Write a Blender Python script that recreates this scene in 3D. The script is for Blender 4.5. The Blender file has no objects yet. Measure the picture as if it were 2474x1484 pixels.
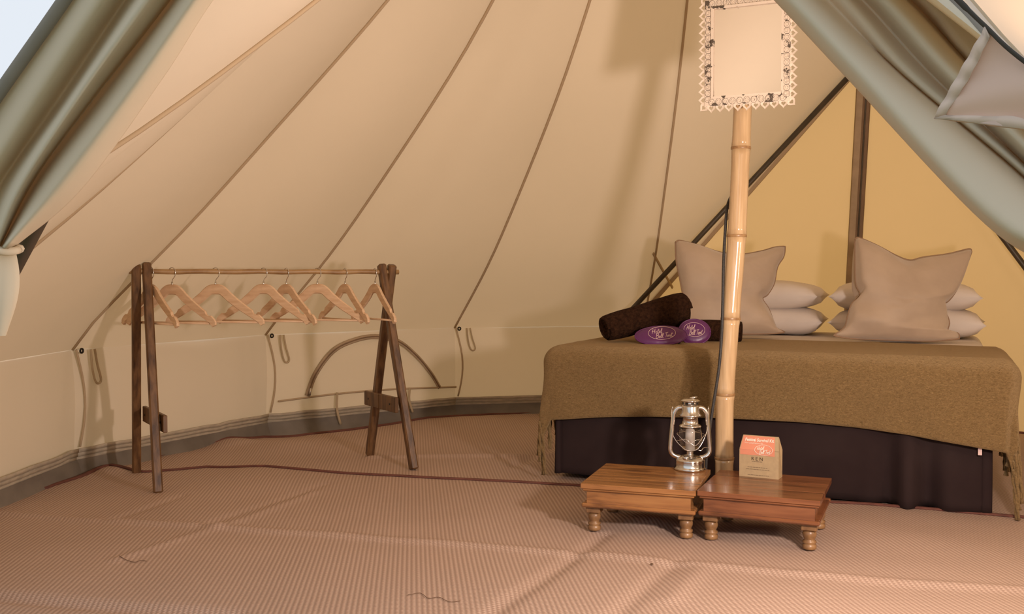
import bpy, bmesh, math, random
from mathutils import Vector, Matrix, noise
R = math.radians
random.seed(7)
sc = bpy.context.scene
COL = sc.collection

# ------------------------------------------------------------------ camera
CAM_H = 0.92
PITCH = math.atan(75.0 / 2405.3)
cd = bpy.data.cameras.new('camera'); cd.lens = 35.0; cd.sensor_width = 36.0
cam = bpy.data.objects.new('camera', cd); COL.objects.link(cam)
cam.location = (0, 0, CAM_H); cam.rotation_euler = (math.pi / 2 - PITCH, 0, 0)
cd.clip_start = 0.05
sc.camera = cam
# ------------------------------------------------------------------ world, lights, exposure
w = bpy.data.worlds.new('sky'); sc.world = w; w.use_nodes = True
bg = w.node_tree.nodes['Background']
bg.inputs[0].default_value = (0.86, 0.92, 1.0, 1); bg.inputs[1].default_value = 0.92

def area(name, loc, target, size, power, col):
    l = bpy.data.lights.new(name, 'AREA'); l.shape = 'DISK'; l.size = size; l.energy = power; l.color = col
    o = bpy.data.objects.new(name, l); COL.objects.link(o); o.location = loc
    o.rotation_euler = (Vector(target) - Vector(loc)).to_track_quat('-Z', 'Y').to_euler()
    return o
def point(name, loc, rad, power, col):
    l = bpy.data.lights.new(name, 'POINT'); l.shadow_soft_size = rad; l.energy = power; l.color = col
    o = bpy.data.objects.new(name, l); COL.objects.link(o); o.location = loc
    return o
area('photographer_flash', (1.15, 1.74, 0.90), (-0.5, 5.2, 1.5), 0.16, 47, (1.0, 0.82, 0.72))
point('side_lamp', (2.30, 2.40, 0.90), 0.05, 15, (1.0, 0.80, 0.62))
sun = bpy.data.lights.new('sun', 'SUN'); sun.energy = 1.6; sun.angle = R(3); sun.color = (1.0, 0.88, 0.70)
so = bpy.data.objects.new('sun', sun); COL.objects.link(so); so.location = (4, 9, 6)
so.rotation_euler = (Vector((-0.42, -0.80, -0.62))).to_track_quat('-Z', 'Y').to_euler()
sc.view_settings.view_transform = 'Standard'; sc.view_settings.look = 'None'
sc.view_settings.gamma = 1.0; sc.view_settings.use_curve_mapping = False
sc.view_settings.exposure = 0.0

# ------------------------------------------------------------------ pixel to point at a chosen depth
F = 2405.3
def at(px, py, Y):
    cx = (px - 1237) / F; cy = (742 - py) / F
    c, s = math.cos(PITCH), math.sin(PITCH)
    d = Vector((cx, c + cy * s, -s + cy * c))
    k = Y / d.y
    return Vector((d.x * k, Y, CAM_H + d.z * k))
def gnd(px, py, z=0.0):
    p = at(px, py, 1.0)
    k = (z - CAM_H) / (p.z - CAM_H)
    return Vector((p.x * k, k, z))

# ------------------------------------------------------------------ materials
MATS = {}
def nodes(name):
    m = bpy.data.materials.new(name); m.use_nodes = True
    nt = m.node_tree; b = nt.nodes['Principled BSDF']
    MATS[name] = m
    return m, nt, b
def N(nt, t, **kw):
    n = nt.nodes.new(t)
    for k, v in kw.items(): setattr(n, k, v)
    return n
def pmat(name, c1, c2=None, rough=0.6, metal=0.0, scale=12.0, stretch=(1, 1, 1), bump=0.0, bscale=80.0, bdist=0.003,
         detail=4.0, spec=0.5, sheen=0.0, lo=0.35, hi=0.65, coat=0.0, rot=(0, 0, 0)):
    m, nt, b = nodes(name)
    b.inputs['Roughness'].default_value = rough; b.inputs['Metallic'].default_value = metal
    b.inputs['Specular IOR Level'].default_value = spec
    if sheen: b.inputs['Sheen Weight'].default_value = sheen; b.inputs['Sheen Roughness'].default_value = 0.5
    if coat: b.inputs['Coat Weight'].default_value = coat; b.inputs['Coat Roughness'].default_value = 0.12
    if c2 is None: c2 = tuple(x * 0.86 for x in c1)
    tc = N(nt, 'ShaderNodeTexCoord'); mp = N(nt, 'ShaderNodeMapping')
    mp.inputs['Scale'].default_value = stretch; mp.inputs['Rotation'].default_value = rot
    nt.links.new(tc.outputs['Object'], mp.inputs[0])
    nz = N(nt, 'ShaderNodeTexNoise'); nz.inputs['Scale'].default_value = scale; nz.inputs['Detail'].default_value = detail
    nt.links.new(mp.outputs[0], nz.inputs['Vector'])
    cr = N(nt, 'ShaderNodeValToRGB')
    cr.color_ramp.elements[0].position = lo; cr.color_ramp.elements[0].color = (*c2, 1)
    cr.color_ramp.elements[1].position = hi; cr.color_ramp.elements[1].color = (*c1, 1)
    nt.links.new(nz.outputs['Fac'], cr.inputs[0]); nt.links.new(cr.outputs[0], b.inputs['Base Color'])
    if bump:
        n2 = N(nt, 'ShaderNodeTexNoise'); n2.inputs['Scale'].default_value = bscale; n2.inputs['Detail'].default_value = 3
        nt.links.new(mp.outputs[0], n2.inputs['Vector'])
        bp = N(nt, 'ShaderNodeBump'); bp.inputs['Strength'].default_value = bump; bp.inputs['Distance'].default_value = bdist
        nt.links.new(n2.outputs['Fac'], bp.inputs['Height']); nt.links.new(bp.outputs[0], b.inputs['Normal'])
    return m
def cloth_mat(name, col, trans, tfac, var=0.93, scale=1.2):
    """thin canvas: diffuse face plus light let through"""
    m = bpy.data.materials.new(name); m.use_nodes = True; nt = m.node_tree
    for n in list(nt.nodes):
        if n.type != 'OUTPUT_MATERIAL': nt.nodes.remove(n)
    out = nt.nodes['Material Output']
    tc = N(nt, 'ShaderNodeTexCoord'); nz = N(nt, 'ShaderNodeTexNoise'); nz.inputs['Scale'].default_value = scale
    nz.inputs['Detail'].default_value = 3
    nt.links.new(tc.outputs['Object'], nz.inputs['Vector'])
    cr = N(nt, 'ShaderNodeValToRGB')
    cr.color_ramp.elements[0].position = 0.3; cr.color_ramp.elements[0].color = (*[c * var for c in col], 1)
    cr.color_ramp.elements[1].position = 0.7; cr.color_ramp.elements[1].color = (*col, 1)
    nt.links.new(nz.outputs['Fac'], cr.inputs[0])
    d = N(nt, 'ShaderNodeBsdfDiffuse'); t = N(nt, 'ShaderNodeBsdfTranslucent'); mx = N(nt, 'ShaderNodeMixShader')
    nt.links.new(cr.outputs[0], d.inputs[0]); t.inputs[0].default_value = (*trans, 1); mx.inputs[0].default_value = tfac
    n2 = N(nt, 'ShaderNodeTexNoise'); n2.inputs['Scale'].default_value = 5; n2.inputs['Detail'].default_value = 4
    nt.links.new(tc.outputs['Object'], n2.inputs['Vector'])
    bp = N(nt, 'ShaderNodeBump'); bp.inputs['Strength'].default_value = 0.25; bp.inputs['Distance'].default_value = 0.01
    nt.links.new(n2.outputs['Fac'], bp.inputs['Height']); nt.links.new(bp.outputs[0], d.inputs['Normal'])
    nt.links.new(d.outputs[0], mx.inputs[1]); nt.links.new(t.outputs[0], mx.inputs[2]); nt.links.new(mx.outputs[0], out.inputs[0])
    MATS[name] = m
    return m

M_CANVAS = cloth_mat('canvas', (0.80, 0.685, 0.56), (0.90, 0.60, 0.29), 0.21)
M_DOOR = cloth_mat('door_canvas', (0.80, 0.62, 0.40), (0.92, 0.55, 0.20), 0.34)
M_FLAP = cloth_mat('flap_canvas', (0.84, 0.76, 0.60), (0.78, 0.64, 0.46), 0.31)
M_SEAM = cloth_mat('seam_tape', (0.58, 0.44, 0.29), (0.4, 0.28, 0.14), 0.12)
M_ROPE = pmat('loop_rope', (0.52, 0.40, 0.25), rough=0.9)
M_HEM = pmat('hem_tape', (0.52, 0.44, 0.33), (0.40, 0.34, 0.26), rough=0.8, scale=20, stretch=(1, 1, 3))
M_ZIP = pmat('zip_tape', (0.24, 0.15, 0.085), (0.19, 0.12, 0.07), rough=0.7)
M_ZIPARC = pmat('zip_flap', (0.46, 0.34, 0.22), (0.38, 0.28, 0.18), rough=0.8)
M_SHEETGREY = pmat('groundsheet_pvc', (0.20, 0.17, 0.14), (0.13, 0.11, 0.09), rough=0.55, scale=5, bump=0.4, bscale=7, bdist=0.02)
M_STEEL = pmat('dark_steel', (0.085, 0.065, 0.045), (0.06, 0.048, 0.034), rough=0.45, metal=0.2)
M_EYELET = pmat('eyelet', (0.03, 0.025, 0.02), rough=0.4, metal=0.6)
M_BINDING = pmat('mat_binding', (0.16, 0.055, 0.038), (0.12, 0.042, 0.03), rough=0.8, scale=30)
M_RACK = pmat('rack_wood', (0.200, 0.100, 0.038), (0.070, 0.030, 0.011), rough=0.42, scale=7, stretch=(6, 6, 0.7), bump=0.15, bscale=40, detail=6)
M_RAIL = pmat('rail_wood', (0.50, 0.32, 0.15), (0.26, 0.14, 0.055), rough=0.4, scale=6, stretch=(1.2, 1.2, 1.2), detail=6)
M_HANGER = pmat('hanger_wood', (0.83, 0.60, 0.40), (0.70, 0.46, 0.28), rough=0.45, scale=14, stretch=(1, 5, 5))
M_CHROME = pmat('chrome', (0.75, 0.72, 0.68), rough=0.18, metal=1.0)
M_BAMBOO = pmat('bamboo', (0.66, 0.46, 0.26), (0.53, 0.35, 0.185), rough=0.16, scale=9, stretch=(8, 8, 0.6), detail=5, coat=0.6)
M_NODE = pmat('bamboo_node', (0.42, 0.25, 0.11), (0.30, 0.16, 0.07), rough=0.35, scale=60)
M_CABLE = pmat('cable', (0.02, 0.018, 0.018), (0.05, 0.045, 0.04), rough=0.6, scale=240)
M_VAL = pmat('valance_cloth', (0.034, 0.021, 0.020), (0.026, 0.015, 0.015), rough=0.9, scale=4, spec=0.15)
M_SHEET = pmat('bed_sheet', (0.80, 0.72, 0.65), (0.75, 0.67, 0.60), rough=0.85, scale=3)
M_PILLOW = pmat('pillow_cotton', (0.82, 0.74, 0.68), (0.76, 0.68, 0.62), rough=0.85, scale=4, bump=0.5, bscale=9, bdist=0.012)
M_CUSH = pmat('cushion_velvet', (0.55, 0.43, 0.325), (0.47, 0.36, 0.27), rough=0.7, scale=5, sheen=0.35, bump=0.5, bscale=6, bdist=0.02)
M_PIPE = pmat('cushion_piping', (0.34, 0.22, 0.14), rough=0.8)
M_TOWEL = pmat('towel_terry', (0.050, 0.022, 0.011), (0.022, 0.009, 0.005), rough=1.0, scale=70, bump=1.0, bscale=160, bdist=0.01, spec=0.1)
M_MASK = pmat('purple_satin', (0.135, 0.028, 0.135), (0.10, 0.018, 0.10), rough=0.35, scale=6, bump=0.3, bscale=14, bdist=0.01)
M_PRINT = pmat('print_pink', (0.85, 0.62, 0.58), rough=0.7)
M_BASEW = pmat('bed_base', (0.02, 0.016, 0.014), rough=0.8)
M_FRAMEW = pmat('distressed_white', (0.80, 0.68, 0.56), (0.10, 0.075, 0.055), rough=0.6, scale=30, lo=0.385, hi=0.405, detail=6)
M_SCROLL = pmat('scroll_relief', (0.80, 0.68, 0.56), (0.22, 0.17, 0.13), rough=0.6, scale=90, lo=0.36, hi=0.46, detail=5)
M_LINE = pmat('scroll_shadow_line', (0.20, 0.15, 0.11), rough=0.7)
M_KRAFT = pmat('kraft_card', (0.43, 0.31, 0.17), (0.39, 0.28, 0.155), rough=0.8, scale=60)
M_SALMON = pmat('salmon_print', (0.66, 0.25, 0.15), (0.62, 0.23, 0.135), rough=0.7)
M_WHITEINK = pmat('white_print', (0.90, 0.82, 0.70), rough=0.7)
M_DARKINK = pmat('dark_print', (0.09, 0.055, 0.03), rough=0.7)
M_GREYINK = pmat('grey_print', (0.19, 0.125, 0.07), rough=0.7)
M_FLAG = cloth_mat('flag_cotton', (0.80, 0.64, 0.54), (0.74, 0.57, 0.46), 0.35)
M_FLAGHEM = cloth_mat('flag_hem', (0.88, 0.72, 0.60), (0.74, 0.58, 0.46), 0.3)
M_CORD = pmat('bunting_cord', (0.06, 0.05, 0.04), rough=0.9)
M_STRAW = pmat('straw', (0.17, 0.10, 0.06), rough=0.9)
M_GRASS = pmat('grass', (0.26, 0.27, 0.13), (0.18, 0.20, 0.08), rough=0.95, scale=4)
def table_mat(name, c1, c2, c3):
    m, nt, b = nodes(name)
    b.inputs['Roughness'].default_value = 0.27; b.inputs['Coat Weight'].default_value = 0.35; b.inputs['Coat Roughness'].default_value = 0.15
    tc = N(nt, 'ShaderNodeTexCoord'); mp = N(nt, 'ShaderNodeMapping'); mp.inputs['Scale'].default_value = (1.0, 9, 9)
    nt.links.new(tc.outputs['Object'], mp.inputs[0])
    nz = N(nt, 'ShaderNodeTexNoise'); nz.inputs['Scale'].default_value = 3.0; nz.inputs['Detail'].default_value = 6; nz.inputs['Distortion'].default_value = 0.8
    nt.links.new(mp.outputs[0], nz.inputs['Vector'])
    cr = N(nt, 'ShaderNodeValToRGB'); e = cr.color_ramp.elements
    e[0].position = 0.30; e[0].color = (*c3, 1); e[1].position = 0.70; e[1].color = (*c1, 1)
    k = cr.color_ramp.elements.new(0.47); k.color = (*c2, 1)
    nt.links.new(nz.outputs['Fac'], cr.inputs[0]); nt.links.new(cr.outputs[0], b.inputs['Base Color'])
    return m
M_TAB1 = table_mat('honey_table_wood', (0.40, 0.19, 0.066), (0.32, 0.14, 0.046), (0.13, 0.050, 0.018))
M_TAB2 = table_mat('reddish_table_wood', (0.27, 0.105, 0.042), (0.20, 0.072, 0.028), (0.09, 0.030, 0.012))
M_TABLEG = pmat('turned_leg_wood', (0.30, 0.165, 0.070), (0.16, 0.078, 0.032), rough=0.35, scale=16, stretch=(2, 2, 1))
def glass_mat(name):
    m, nt, b = nodes(name)
    b.inputs['Base Color'].default_value = (1, 1, 1, 1); b.inputs['Roughness'].default_value = 0.02
    b.inputs['Transmission Weight'].default_value = 1.0; b.inputs['IOR'].default_value = 1.33
    return m
M_GLASS = glass_mat('lantern_glass')
m, nt, b = nodes('mirror_glass'); b.inputs['Base Color'].default_value = (0.95, 0.94, 0.92, 1); b.inputs['Metallic'].default_value = 1; b.inputs['Roughness'].default_value = 0.03
M_MIRROR = m
def blanket_mat():
    m, nt, b = nodes('mohair_blanket')
    b.inputs['Roughness'].default_value = 1.0; b.inputs['Sheen Weight'].default_value = 0.6; b.inputs['Sheen Roughness'].default_value = 0.4
    b.inputs['Sheen Tint'].default_value = (0.8, 0.6, 0.35, 1); b.inputs['Specular IOR Level'].default_value = 0.1
    tc = N(nt, 'ShaderNodeTexCoord')
    mp = N(nt, 'ShaderNodeMapping'); mp.inputs['Scale'].default_value = (1, 1, 1.8); nt.links.new(tc.outputs['Object'], mp.inputs[0])
    nz = N(nt, 'ShaderNodeTexNoise'); nz.inputs['Scale'].default_value = 110; nz.inputs['Detail'].default_value = 6; nz.inputs['Roughness'].default_value = 0.7; nz.inputs['Distortion'].default_value = 1.2
    nt.links.new(mp.outputs[0], nz.inputs['Vector'])
    cr = N(nt, 'ShaderNodeValToRGB'); e = cr.color_ramp.elements
    e[0].position = 0.30; e[0].color = (0.135, 0.080, 0.030, 1); e[1].position = 0.72; e[1].color = (0.36, 0.235, 0.105, 1)
    nt.links.new(nz.outputs['Fac'], cr.inputs[0]); nt.links.new(cr.outputs[0], b.inputs['Base Color'])
    bp = N(nt, 'ShaderNodeBump'); bp.inputs['Strength'].default_value = 0.8; bp.inputs['Distance'].default_value = 0.008
    nt.links.new(nz.outputs['Fac'], bp.inputs['Height']); nt.links.new(bp.outputs[0], b.inputs['Normal'])
    return m
M_BLANKET = blanket_mat()
def mat_mat(name, shift):
    """woven plastic mat: ribs about 15 mm apart with a finer cross weave"""
    m, nt, b = nodes(name)
    b.inputs['Roughness'].default_value = 0.62; b.inputs['Specular IOR Level'].default_value = 0.3
    uv = N(nt, 'ShaderNodeUVMap')
    sp = N(nt, 'ShaderNodeSeparateXYZ'); nt.links.new(uv.outputs[0], sp.inputs[0])
    def math_(op, a, bb):
        n = N(nt, 'ShaderNodeMath', operation=op)
        for i, v in enumerate((a, bb)):
            if v is None: continue
            if isinstance(v, (int, float)): n.inputs[i].default_value = v
            else: nt.links.new(v, n.inputs[i])
        return n.outputs[0]
    # zigzag: phase of the rib shifts with the cross weave
    cy = math_('MULTIPLY', sp.outputs[1], 2 * math.pi / 0.011)
    sy = math_('SINE', cy, None)
    wob = math_('MULTIPLY', sy, 0.55)
    cx = math_('MULTIPLY', sp.outputs[0], 2 * math.pi / 0.0150)
    sx = math_('SINE', math_('ADD', cx, wob), None)
    h = math_('ADD', math_('MULTIPLY', sx, 0.38), math_('MULTIPLY', sy, 0.12))
    h = math_('ADD', h, 0.5)
    cr = N(nt, 'ShaderNodeValToRGB'); e = cr.color_ramp.elements
    e[0].position = 0.15; e[0].color = (0.385, 0.262, 0.203, 1); e[1].position = 0.85; e[1].color = (0.545, 0.398, 0.318, 1)
    nt.links.new(h, cr.inputs[0])
    tc = N(nt, 'ShaderNodeTexCoord'); nz = N(nt, 'ShaderNodeTexNoise'); nz.inputs['Scale'].default_value = 1.4; nz.inputs['Detail'].default_value = 5
    nt.links.new(tc.outputs['Object'], nz.inputs['Vector'])
    mr = N(nt, 'ShaderNodeMapRange'); mr.inputs['To Min'].default_value = 0.88; mr.inputs['To Max'].default_value = 1.08
    nt.links.new(nz.outputs['Fac'], mr.inputs['Value'])
    vm = N(nt, 'ShaderNodeVectorMath', operation='SCALE'); nt.links.new(cr.outputs[0], vm.inputs[0]); nt.links.new(mr.outputs[0], vm.inputs['Scale'])
    nt.links.new(vm.outputs[0], b.inputs['Base Color'])
    bp = N(nt, 'ShaderNodeBump'); bp.inputs['Strength'].default_value = 0.6; bp.inputs['Distance'].default_value = 0.003
    nt.links.new(h, bp.inputs['Height']); nt.links.new(bp.outputs[0], b.inputs['Normal'])
    return m
M_MAT = mat_mat('woven_mat', 0)

# ------------------------------------------------------------------ mesh helpers
def V(*a): return Vector(a)
def catmull(pts, n):
    P = [Vector(p) for p in pts]
    if len(P) == 2: return [P[0].lerp(P[1], i / n) for i in range(n + 1)]
    Q = [2 * P[0] - P[1]] + P + [2 * P[-1] - P[-2]]
    out = []; segs = len(P) - 1
    for i in range(n + 1):
        u = i / n * segs; k = min(int(u), segs - 1); t = u - k
        a, b, c, d = Q[k:k + 4]
        out.append(0.5 * ((2 * b) + (c - a) * t + (2 * a - 5 * b + 4 * c - d) * t * t + (3 * b - a - 3 * c + d) * t ** 3))
    return out
class MB:
    def __init__(s): s.v = []; s.f = []; s.s = []
    def add(s, vs, fs, smooth=True):
        o = len(s.v); s.v += [Vector(v) for v in vs]; s.f += [tuple(i + o for i in f) for f in fs]; s.s += [smooth] * len(fs); return s
    def grid(s, rows, close=False, smooth=True):
        n = len(rows[0]); vs = [p for r in rows for p in r]; fs = []
        for i in range(len(rows) - 1):
            for j in range(n if close else n - 1):
                a, b = i * n + j, i * n + (j + 1) % n
                fs.append((a, b, b + n, a + n))
        return s.add(vs, fs, smooth)
    def tube(s, pts, rad, seg=8, caps=True, flat=1.0, up=None):
        P = [Vector(p) for p in pts]; n = len(P)
        rr = rad if isinstance(rad, (list, tuple)) else [rad] * n
        rows = []; prev = Vector(up) if up is not None else None
        for i in range(n):
            t = (P[min(i + 1, n - 1)] - P[max(i - 1, 0)])
            if t.length < 1e-9: t = Vector((0, 0, 1))
            t.normalize()
            if prev is None:
                prev = Vector((0, 0, 1)) if abs(t.z) < 0.9 else Vector((1, 0, 0))
            a = prev - t * prev.dot(t)
            if a.length < 1e-6: a = t.orthogonal()
            a.normalize(); b = t.cross(a); prev = a
            rows.append([P[i] + (a * math.cos(2 * math.pi * k / seg) * flat + b * math.sin(2 * math.pi * k / seg)) * rr[i] for k in range(seg)])
        o = len(s.v); s.grid(rows, close=True)
        if caps:
            s.f += [tuple(o + k for k in reversed(range(seg))), tuple(o + (n - 1) * seg + k for k in range(seg))]; s.s += [False, False]
        return s
    def lathe(s, prof, seg=32, c=(0, 0, 0), caps=True):
        c = Vector(c)
        rows = [[c + Vector((r * math.cos(2 * math.pi * k / seg), r * math.sin(2 * math.pi * k / seg), z)) for k in range(seg)] for r, z in prof]
        o = len(s.v); s.grid(rows, close=True); n = len(rows)
        if caps:
            s.f += [tuple(o + k for k in reversed(range(seg))), tuple(o + (n - 1) * seg + k for k in range(seg))]; s.s += [False, False]
        return s
    def beam(s, p0, p1, w, d, up=(0, 0, 1), bev=0.003):
        """bar of section w x d with chamfered long edges"""
        p0, p1 = Vector(p0), Vector(p1); t = (p1 - p0).normalized(); a = Vector(up) - t * Vector(up).dot(t)
        if a.length < 1e-6: a = t.orthogonal()
        a.normalize(); b = t.cross(a); w2, d2 = w / 2, d / 2; e = min(bev, w2 * .6, d2 * .6)
        sec = [(-w2 + e, -d2), (w2 - e, -d2), (w2, -d2 + e), (w2, d2 - e), (w2 - e, d2), (-w2 + e, d2), (-w2, d2 - e), (-w2, -d2 + e)]
        def ring(p, k): return [p + a * x * k + b * y * k for x, y in sec]
        rows = [ring(p0, 1 - 2 * e / max(w, d)), ring(p0 + t * e, 1), ring(p1 - t * e, 1), ring(p1, 1 - 2 * e / max(w, d))]
        o = len(s.v); s.grid(rows, close=True, smooth=False)
        s.f += [tuple(o + k for k in reversed(range(8))), tuple(o + 24 + k for k in range(8))]; s.s += [False, False]
        return s
    def box(s, c, size, bev=0.003):
        x, y, z = size
        return s.beam(Vector(c) - Vector((x / 2, 0, 0)), Vector(c) + Vector((x / 2, 0, 0)), z, y, up=(0, 0, 1), bev=bev)
    def weld(s, d=1e-4):
        bm = bmesh.new(); vs = [bm.verts.new(v) for v in s.v]
        for f in s.f:
            try: bm.faces.new([vs[i] for i in f])
            except ValueError: pass
        bmesh.ops.remove_doubles(bm, verts=list(bm.verts), dist=d); bmesh.ops.recalc_face_normals(bm, faces=list(bm.faces))
        bm.verts.index_update(); s.v = [v.co.copy() for v in bm.verts]; s.f = [tuple(v.index for v in f.verts) for f in bm.faces]; s.s = [True] * len(s.f); bm.free()
        return s
    def xf(s, M): s.v = [M @ v for v in s.v]; return s
    def mesh(s, name):
        me = bpy.data.meshes.new(name); me.from_pydata([tuple(v) for v in s.v], [], s.f); me.update()
        me.polygons.foreach_set('use_smooth', s.s)
        return me
    def build(s, name, mat, parent=None, label=None, world=False):
        if world and parent is not None:
            inv = parent.matrix_basis.inverted()
            if parent.parent: inv = inv @ parent.parent.matrix_basis.inverted()
            s.v = [inv @ v for v in s.v]
        me = s.mesh(name); me.materials.append(mat)
        return link(name, me, parent, label)
def link(name, data, parent=None, label=None):
    o = bpy.data.objects.new(name, data); COL.objects.link(o)
    if parent is not None: o.parent = parent
    if label: o['label'] = label
    return o
def tag(o, label=None, cat=None, group=None, kind=None):
    if label: o['label'] = label
    if cat: o['category'] = cat
    if group: o['group'] = group
    if kind: o['kind'] = kind
    return o
def thing(name, label, cat, loc=(0, 0, 0), rotz=0.0, group=None):
    o = bpy.data.objects.new(name, None); COL.objects.link(o); o.empty_display_size = 0.05
    o.matrix_basis = Matrix.Translation(Vector(loc)) @ Matrix.Rotation(rotz, 4, 'Z')
    return tag(o, label, cat, group)
def struct(name, label=None):
    o = bpy.data.objects.new(name, None); COL.objects.link(o); o.empty_display_size = 0.05
    return tag(o, label, None, None, 'structure')
def copy_tree(o, parent=None):
    c = o.copy(); COL.objects.link(c); c.parent = parent
    for ch in list(o.children): copy_tree(ch, c)
    return c
def solid(o, t, off=0.0):
    md = o.modifiers.new('thickness', 'SOLIDIFY'); md.thickness = t; md.offset = off; return o

# ------------------------------------------------------------------ tent shape
CX, CY = 0.85, 3.90
RW, HW, HA = 3.0, 0.575, 3.85
PROF = [(0.0, 3.85), (0.6, 3.0), (1.13, 2.29), (1.472, 1.883), (2.0, 1.365), (2.426, 0.99), (3.0, 0.575)]
def prof(r):
    r = max(0.0, min(3.0, r))
    for i in range(len(PROF) - 1):
        if r <= PROF[i + 1][0] + 1e-9: break
    (x0, y0), (x1, y1) = PROF[i], PROF[i + 1]
    def sl(k):
        if k == 0: return (PROF[1][1] - PROF[0][1]) / (PROF[1][0] - PROF[0][0])
        if k == len(PROF) - 1: return (PROF[-1][1] - PROF[-2][1]) / (PROF[-1][0] - PROF[-2][0])
        return (PROF[k + 1][1] - PROF[k - 1][1]) / (PROF[k + 1][0] - PROF[k - 1][0])
    h = x1 - x0; t = (r - x0) / h
    return (2 * t**3 - 3 * t**2 + 1) * y0 + (t**3 - 2 * t**2 + t) * h * sl(i) + (-2 * t**3 + 3 * t**2) * y1 + (t**3 - t**2) * h * sl(i + 1)
def pol(az, rho, z): return V(CX + rho * math.cos(R(az)), CY + rho * math.sin(R(az)), z)
def az_of(p): return math.degrees(math.atan2(p.y - CY, p.x - CX)) % 360
BACK_D = at(2100, 130, 5.90)
FRONT_D = V(-0.20, 1.60, 2.06)
def wall_top(az): return pol(az, RW, HW)
BL, BR_, FL, FR = wall_top(90.5), wall_top(34.0), wall_top(209.7), wall_top(275.5)
def on_line(a, b, az):
    lo, hi = 0.0, 1.0
    d = V(math.cos(R(az)), math.sin(R(az)), 0); n = V(-d.y, d.x, 0); c = V(CX, CY, 0)
    fa = (a - c).dot(n); fb = (b - c).dot(n); t = fa / (fa - fb)
    return a.lerp(b, t)
cols = [('ridge', BACK_D, 0), ('seam', on_line(BL, BACK_D, 88.6), 0), ('corner', BL, 0), ('seam', wall_top(114.3), 0),
        ('seam', wall_top(140.0), 0.05), ('seam', wall_top(165.7), 0.16), ('seam', wall_top(191.4), 0.17), ('corner', FL, 0.15),
        ('seam', on_line(FL, FRONT_D, 217.1), 0.05), ('ridge', FRONT_D, 0), ('seam', on_line(FR, FRONT_D, 268.6), 0), ('corner', FR, 0.1),
        ('seam', wall_top(294.3), 0.1), ('seam', wall_top(320.0), 0.1), ('seam', wall_top(345.7), 0.05), ('seam', wall_top(11.4), 0),
        ('corner', BR_, 0), ('seam', on_line(BR_, BACK_D, 37.1), 0), ('ridge', BACK_D, 0)]
NT = 26
def column(low, ex):
    rho0 = math.hypot(low.x - CX, low.y - CY); az = az_of(low); out = []
    for i in range(NT + 1):
        t = i / NT; rho = rho0 * (1 - t) + 0.02 * t
        z = prof(rho) + (low.z - prof(rho0)) * (rho / rho0) ** 1.4
        if low.z < 0.7: z += ex * math.sin(math.pi * min(1, (3.0 - rho) / 2.6)) ** 0.6 if 0.4 < rho < 2.999 else 0
        out.append(pol(az, rho, z))
    out[0] = low.copy()
    return out
COLS = [column(l, e) for _, l, e in cols]
ceiling = struct('ceiling', 'cream canvas tent roof rising in seamed panels to the pole')
def inward(p, d): # small step towards the middle of the tent and down
    n = V(CX, CY, 1.0) - p; n.normalize(); return p + n * d
for i in range(len(COLS) - 1):
    A, B = COLS[i], COLS[i + 1]; rows = []
    for k in range(9):
        s = k / 8; row = []
        for j in range(NT + 1):
            p = A[j].lerp(B[j], s)
            sag = 0.05 * math.sin(math.pi * s) * math.sin(math.pi * min(1, j / NT * 1.4 + 0.02)) * (A[j] - B[j]).length
            p = inward(p, sag)
            row.append(p)
        rows.append(row)
    MB().grid(rows).build('canvas_panel', M_CANVAS, ceiling)
for (kind, l, e), c in zip(cols[:-1], COLS[:-1]):
    if kind == 'corner': continue
    pts = [inward(p, 0.006) for p in c[:-1]]
    MB().tube(pts, 0.0072, 6, up=(0, 0, 1)).build('seam', M_SEAM, ceiling)

# low canvas walls, hem tape and grey groundsheet upstand
wall_spans = [('wall_back', [90.5, 114.3, 140.0]), ('wall_left', [140.0, 165.7, 191.4, 209.7]),
              ('wall_right', [294.3, 320.0, 345.7, 371.4, 394.0]), ('wall_front', [275.5, 294.3])]
WROOT = {}
HEM0, HEM1 = 0.055, 0.115
for name, azs in wall_spans:
    wr = struct(name, {'wall_back': 'low canvas wall at the back of the tent with a half-moon window',
                       'wall_left': 'low canvas wall behind the clothes rack on the left',
                       'wall_right': 'low canvas wall on the right of the bed', 'wall_front': 'short low canvas wall right of the entrance'}[name])
    WROOT[name] = wr
    for a0, a1 in zip(azs[:-1], azs[1:]):
        def pt(s, z, off=0.0):
            t = (z - HEM0) / (HW - HEM0)
            rho = RW - 0.015 * math.sin(math.pi * max(0, min(1, t))) - off
            p = pol(a0, rho, z).lerp(pol(a1, rho, z), s)
            wv = 0.012 * noise.noise(Vector((p.x * 3, p.y * 3, z * 4))) * (1 - abs(2 * t - 1) * .6)
            return inward(p, wv)
        n = 16
        MB().grid([[pt(k / n, HW + (HEM0 - HW) * j / 8) for j in range(9)] for k in range(n + 1)]).build('canvas_panel', M_CANVAS, wr)
        for q in range(3):  # three stitched bands of the hem
            z0 = HEM0 + (HEM1 - HEM0) * q / 3; z1 = z0 + (HEM1 - HEM0) / 3 - 0.002
            rows = [[pt(k / n, z, 0.016 + 0.005 * q) + V(0, 0, 0.008 * noise.noise(Vector((k * .7 + a0, 0, 1)))) for z in (z0, z1)] for k in range(n + 1)]
            solid(MB().grid(rows).build('hem_band', M_HEM, wr), 0.004)
        rows = []
        for k in range(n + 1):
            r = []
            for j in range(6):
                z = 0.105 * (1 - j / 5) - 0.045
                p = pol(a0, RW - 0.02 - 0.05 * (j / 5) ** 1.5, z).lerp(pol(a1, RW - 0.02 - 0.05 * (j / 5) ** 1.5, z), k / n)
                r.append(inward(p, 0.02 * noise.noise(p * 5)) if 0 < j < 5 else p)
            rows.append(r)
        MB().grid(rows).build('groundsheet_upstand', M_SHEETGREY, wr)
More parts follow.
